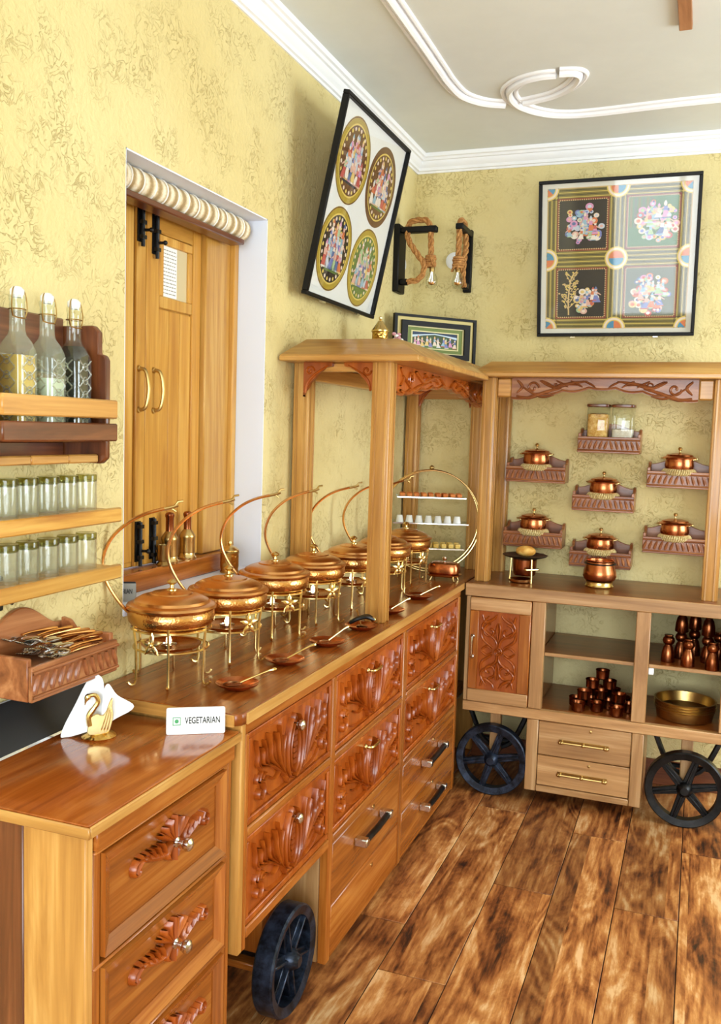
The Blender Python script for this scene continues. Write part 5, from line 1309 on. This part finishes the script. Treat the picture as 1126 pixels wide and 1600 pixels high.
def napkin(pts, y0, lab, seed):
    """folded tissue: outline in the plane of the holder, several thin wavy plies"""
    m = MB(); P = smoothpath([(a, b, 0) for a, b in pts], 5, True); n = len(P)
    cx = sum(p.x for p in P) / n; cz = sum(p.y for p in P) / n
    for ply in range(3):
        vs_ = []; fs = []; rings = 5
        for k in range(rings + 1):
            f = k / rings
            for p in P:
                u = cx + (p.x - cx) * f * (1 - .03 * ply); v = cz + (p.y - cz) * f * (1 - .03 * ply)
                vs_.append((u, y0 + ply * .0022 + .003 * math.sin(u * 95 + seed + v * 30), max(v, .0012)))
        for k in range(rings):
            for j in range(n): fs.append((k * n + j, k * n + (j + 1) % n, (k + 1) * n + (j + 1) % n, (k + 1) * n + j))
        m.add(vs_, fs, 0, True)
    o = m.build('napkin', M['napkin'], None, normals=False)
    o.location = c; o.rotation_euler = (0, 0, ax_)
    tag(o, lab, 'napkin')
napkin([(-.075, .008), (-.060, .0012), (-.030, .010), (.000, .018), (.006, .060), (.010, .100), (.004, .126), (-.016, .128), (-.045, .075)], .004, 'tall folded white napkin leaning left in the swan holder', 1.)
napkin([(.006, .024), (.028, .034), (.070, .062), (.036, .088), (.018, .112), (.008, .09)], -.006, 'folded white napkin spreading right behind the brass swan', 3.)
# signs ------------------------------------------------------------
def tent(name, loc, rz, w_, h_, label, card, back):
    r_ = thing(name, label, 'sign')
    lean_ = .16
    m = MB(); m.M = Matrix.Rotation(-lean_, 4, 'X'); P = circ(0, 0, .004, None, 5, 0, PI / 2)
    q = []
    for sx, sz, a0 in ((1, 1, 0), (-1, 1, PI / 2), (-1, 0, PI), (1, 0, 1.5 * PI)):
        cx, cz = sx * (w_ / 2 - .004), (h_ - .004) if sz else .004
        q += circ(cx, cz, .004, None, 4, a0, a0 + PI / 2)
    m.prism(q, 'y', 0, .0014); m.build('front_card', card, r_)
    m = MB(); m.M = Matrix.Translation((0, 2 * math.sin(lean_) * h_, 0)) @ Matrix.Rotation(lean_, 4, 'X'); m.prism(q, 'y', -.0014, 0); m.build('back_card', back, r_)
    mt = Matrix.Rotation(-lean_, 4, 'X') @ Matrix.Translation((w_ * .115, -.0006, h_ * .50)) @ Matrix.Rotation(PI / 2, 4, 'X')
    textmesh('VEGETARIAN', h_ * .34, 'lettering', M['ink'], r_, mt, .0003, w_ * .60)
    m = MB(); m.M = Matrix.Rotation(-lean_, 4, 'X'); x0, z0, s = -w_ * .325, h_ * .49, h_ * .15
    for (a, b, c_, d) in ((-s, s, s * .82, s), (-s, s, -s, -s * .82), (-s, -s * .82, -s, s), (s * .82, s, -s, s)): m.box(x0 + a, x0 + b, -.0008, 0, z0 + c_, z0 + d)
    m.add([(x0 + p, -.0008, z0 + q_) for p, q_ in circ(0, 0, s * .5, None, 20)], [tuple(range(20))]); m.build('symbol', M['green'], r_, normals=False)
    r_.location = loc; r_.rotation_euler = (0, 0, rz)
    return r_
tent('vegetarian_sign', (-.962, 1.634, NZ + .0005), R(32), .122, .056, 'white VEGETARIAN tent card on the near cabinet top', M['paper'], M['paper'])
tent('grey_sign', (-1.345, 1.885, WZ0 + .0045), R(30), .10, .05, 'grey tent card on the hatch sill, partly behind the wall', M['greypaper'], M['ink'])

# ================================================================== brass things on the hatch threshold
def lantern(loc, lab, sc):
    r_ = thing('brass_lantern', lab, 'lantern', loc, 'brass lantern mills on the hatch sill')
    p = lambda L: [(a * sc, b * sc) for a, b in L]
    MB().lathe(p([(0, 0), (.026, 0), (.027, .006), (.022, .012), (.021, .018)]), 22, loc).build('foot', M['brass'], r_)
    MB().lathe(p([(.0208, .018), (.0215, .022), (.0215, .060), (.023, .064), (.022, .070), (.014, .082), (.011, .086)]), 22, loc).build('barrel', M['brass_old'], r_)
    MB().lathe(p([(.0108, .086), (.0108, .122), (.0125, .126), (.0125, .132), (.009, .136), (0, .138)]), 18, loc).build('chimney', M['copper_dark'], r_)
    return r_
zt = WZ0 + .058
lantern((-1.392, 2.205, zt), 'taller brass lantern-shaped mill on the hatch threshold, left one', 1.05)
lantern((-1.392, 2.300, zt), 'brass lantern-shaped mill on the hatch threshold, right one', 1.02)
r_ = thing('brass_cup', 'squat brass cup before the lantern mills on the threshold', 'cup', (-1.378, 2.165, zt))
MB().lathe([(0, 0), (.020, 0), (.021, .004), (.015, .012), (.019, .02), (.0195, .055), (.021, .058), (.018, .058), (.0175, .02), (0, .016)], 20, (-1.378, 2.155, zt)).build('body', M['brass_old'], r_)
gj = thing('engraved_jar', 'small engraved gold jar with knob lid on the white sill', 'jar', (-1.325, 2.435, WZ0 + .004))
c = (-1.325, 2.435, WZ0 + .0045)
MB().lathe([(0, 0), (.027, 0), (.029, .004), (.026, .010), (.028, .02), (.028, .058), (.030, .062), (.026, .066), (0, .066)], 26, c).build('body', M['brass_ham'], gj)
li = MB().lathe([(.029, .066), (.029, .070), (.020, .078), (.010, .083), (.004, .086), (.007, .090), (.006, .096), (0, .098)], 22, c).build('lid', M['brass'], gj)

# ================================================================== rope lamps in the corner
def rope(m, path, r, strands=3, turns=60.):
    P_ = smoothpath(path, 10); k = len(P_); L = 0; acc = [0]
    for i in range(1, k): L += (P_[i] - P_[i - 1]).length; acc.append(L)
    prev = None; fr = []
    for i in range(k):
        t = (P_[min(i + 1, k - 1)] - P_[max(i - 1, 0)]).normalized()
        u = prev if prev is not None else (Vector((0, 1, 0)) if abs(t.y) < .9 else Vector((1, 0, 0)))
        u = (u - t * u.dot(t)).normalized(); prev = u; fr.append((u, t.cross(u)))
    for s in range(strands):
        pts = [P_[i] + fr[i][0] * math.cos(acc[i] * turns + s * 2 * PI / strands) * r * .55 + fr[i][1] * math.sin(acc[i] * turns + s * 2 * PI / strands) * r * .55 for i in range(k)]
        m.tube(pts, r * .55, 6)
    return m
def bulb(parent, c):
    b = MB().lathe([(.009, .034), (.013, .024), (.022, .004), (.0255, -.014), (.022, -.031), (.013, -.042), (0, -.046)], 20, c).build('bulb', M['glass'], parent)
    MB().lathe([(0, .052), (.010, .052), (.0115, .040), (.0105, .026), (0, .026)], 16, c).build('socket', M['brass_old'], b)
    m = MB(); cv = Vector(c)
    for k in range(4):
        a = k * PI / 2; m.tube([cv + Vector((.003 * math.cos(a), .003 * math.sin(a), .026)), cv + Vector((.009 * math.cos(a), .009 * math.sin(a), -.015))], .0008, 4)
    tag(m.build('filament', M['steel'], b), 'bright wire filament')
    m = MB(); m.lathe([(0, -.030), (.013, -.026), (.0155, -.018), (0, -.016)], 14, c); m.build('tip_glow', M['copper'], b)
bk = M['black']
l1 = thing('rope_lamp', 'rope sconce lamp on black timber, hatch wall side of the corner', 'lamp', (XW, 3.82, 2.10), 'rope sconce lamps in the corner')
bxp('back_plate', bk, l1, XW + .001, XW + .026, 3.775, 3.875, 2.098, 2.384, .004)
bxp('arm', bk, l1, XW + .0265, -1.105, 3.788, 3.822, 2.346, 2.372, .004)
bxp('stub', bk, l1, XW + .0265, -1.228, 3.790, 3.820, 2.128, 2.154, .004)
m = MB(); m.M = Matrix.Translation((XW + .001, 3.905, 2.235)) @ Matrix.Rotation(PI / 2, 4, 'Y'); m.lathe([(0, .010), (.026, .010), (.034, .004), (.034, 0)], 22); m.build('wall_rose', M['white'], l1)
m = MB(); yy = 3.805
rope(m, [(-1.128, yy, 2.225), (-1.130, yy, 2.29), (-1.136, yy, 2.362), (-1.15, yy - .004, 2.394), (-1.185, yy, 2.40), (-1.225, yy, 2.392), (-1.237, yy, 2.362), (-1.222, yy - .022, 2.31), (-1.185, yy - .02, 2.255), (-1.155, yy - .02, 2.215), (-1.155, yy - .02, 2.175), (-1.18, yy - .02, 2.145), (-1.225, yy - .018, 2.140)], .0125)
m.build('rope', M['rope'], l1)
m = MB()
for k in range(5): m.tube([(-1.130 + (.018 + .003 * (k % 2)) * math.cos(a), yy + .018 * math.sin(a), 2.205 + .010 * k) for a in [2 * PI * i / 14 for i in range(14)]], .006, 6, True)
rope(m, [(-1.130, yy - .02, 2.245), (-1.112, yy - .02, 2.215), (-1.108, yy - .012, 2.20)], .008)
m.build('rope_knot', M['rope'], l1); bulb(l1, (-1.122, yy, 2.155))
l2 = thing('rope_lamp', 'rope sconce lamp on black timber, square painting side of the corner', 'lamp', (-1.03, YB, 2.13), 'rope sconce lamps in the corner')
bxp('back_plate', bk, l2, -1.050, -1.014, YB - .026, YB - .001, 2.13, 2.405, .004)
bxp('arm', bk, l2, -1.047, -1.013, YB - .20, YB - .0265, 2.372, 2.398, .004)
bxp('stub', bk, l2, -1.045, -1.017, YB - .07, YB - .0265, 2.14, 2.166, .004)
m = MB(); m.M = Matrix.Translation((-1.10, YB - .001, 2.275)) @ Matrix.Rotation(PI / 2, 4, 'X'); m.lathe([(0, .010), (.030, .010), (.038, .004), (.038, 0)], 22); m.build('wall_rose', M['white'], l2)
m = MB(); xx = -1.032
rope(m, [(xx, 3.895, 2.235), (xx, 3.895, 2.31), (xx, 3.897, 2.386), (xx, 3.915, 2.414), (xx, 3.95, 2.416), (xx, 3.985, 2.412), (xx, 3.995, 2.386), (xx + .012, 3.975, 2.32), (xx + .014, 3.945, 2.26), (xx + .012, 3.94, 2.215), (xx + .004, 3.97, 2.165), (xx, 4.01, 2.152)], .0125)
m.build('rope', M['rope'], l2)
m = MB()
for k in range(5): m.tube([(xx + (.019 + .003 * (k % 2)) * math.cos(a), 3.895 + .019 * math.sin(a), 2.212 + .010 * k) for a in [2 * PI * i / 14 for i in range(14)]], .006, 6, True)
for k in range(9):
    a = k * .7; m.tube([(xx + .015 * math.cos(a), 3.895 + .015 * math.sin(a), 2.235), (xx + .028 * math.cos(a), 3.895 + .028 * math.sin(a), 2.200 - .004 * (k % 3))], .0035, 5)
m.build('rope_knot', M['rope'], l2); bulb(l2, (xx, 3.895, 2.165))
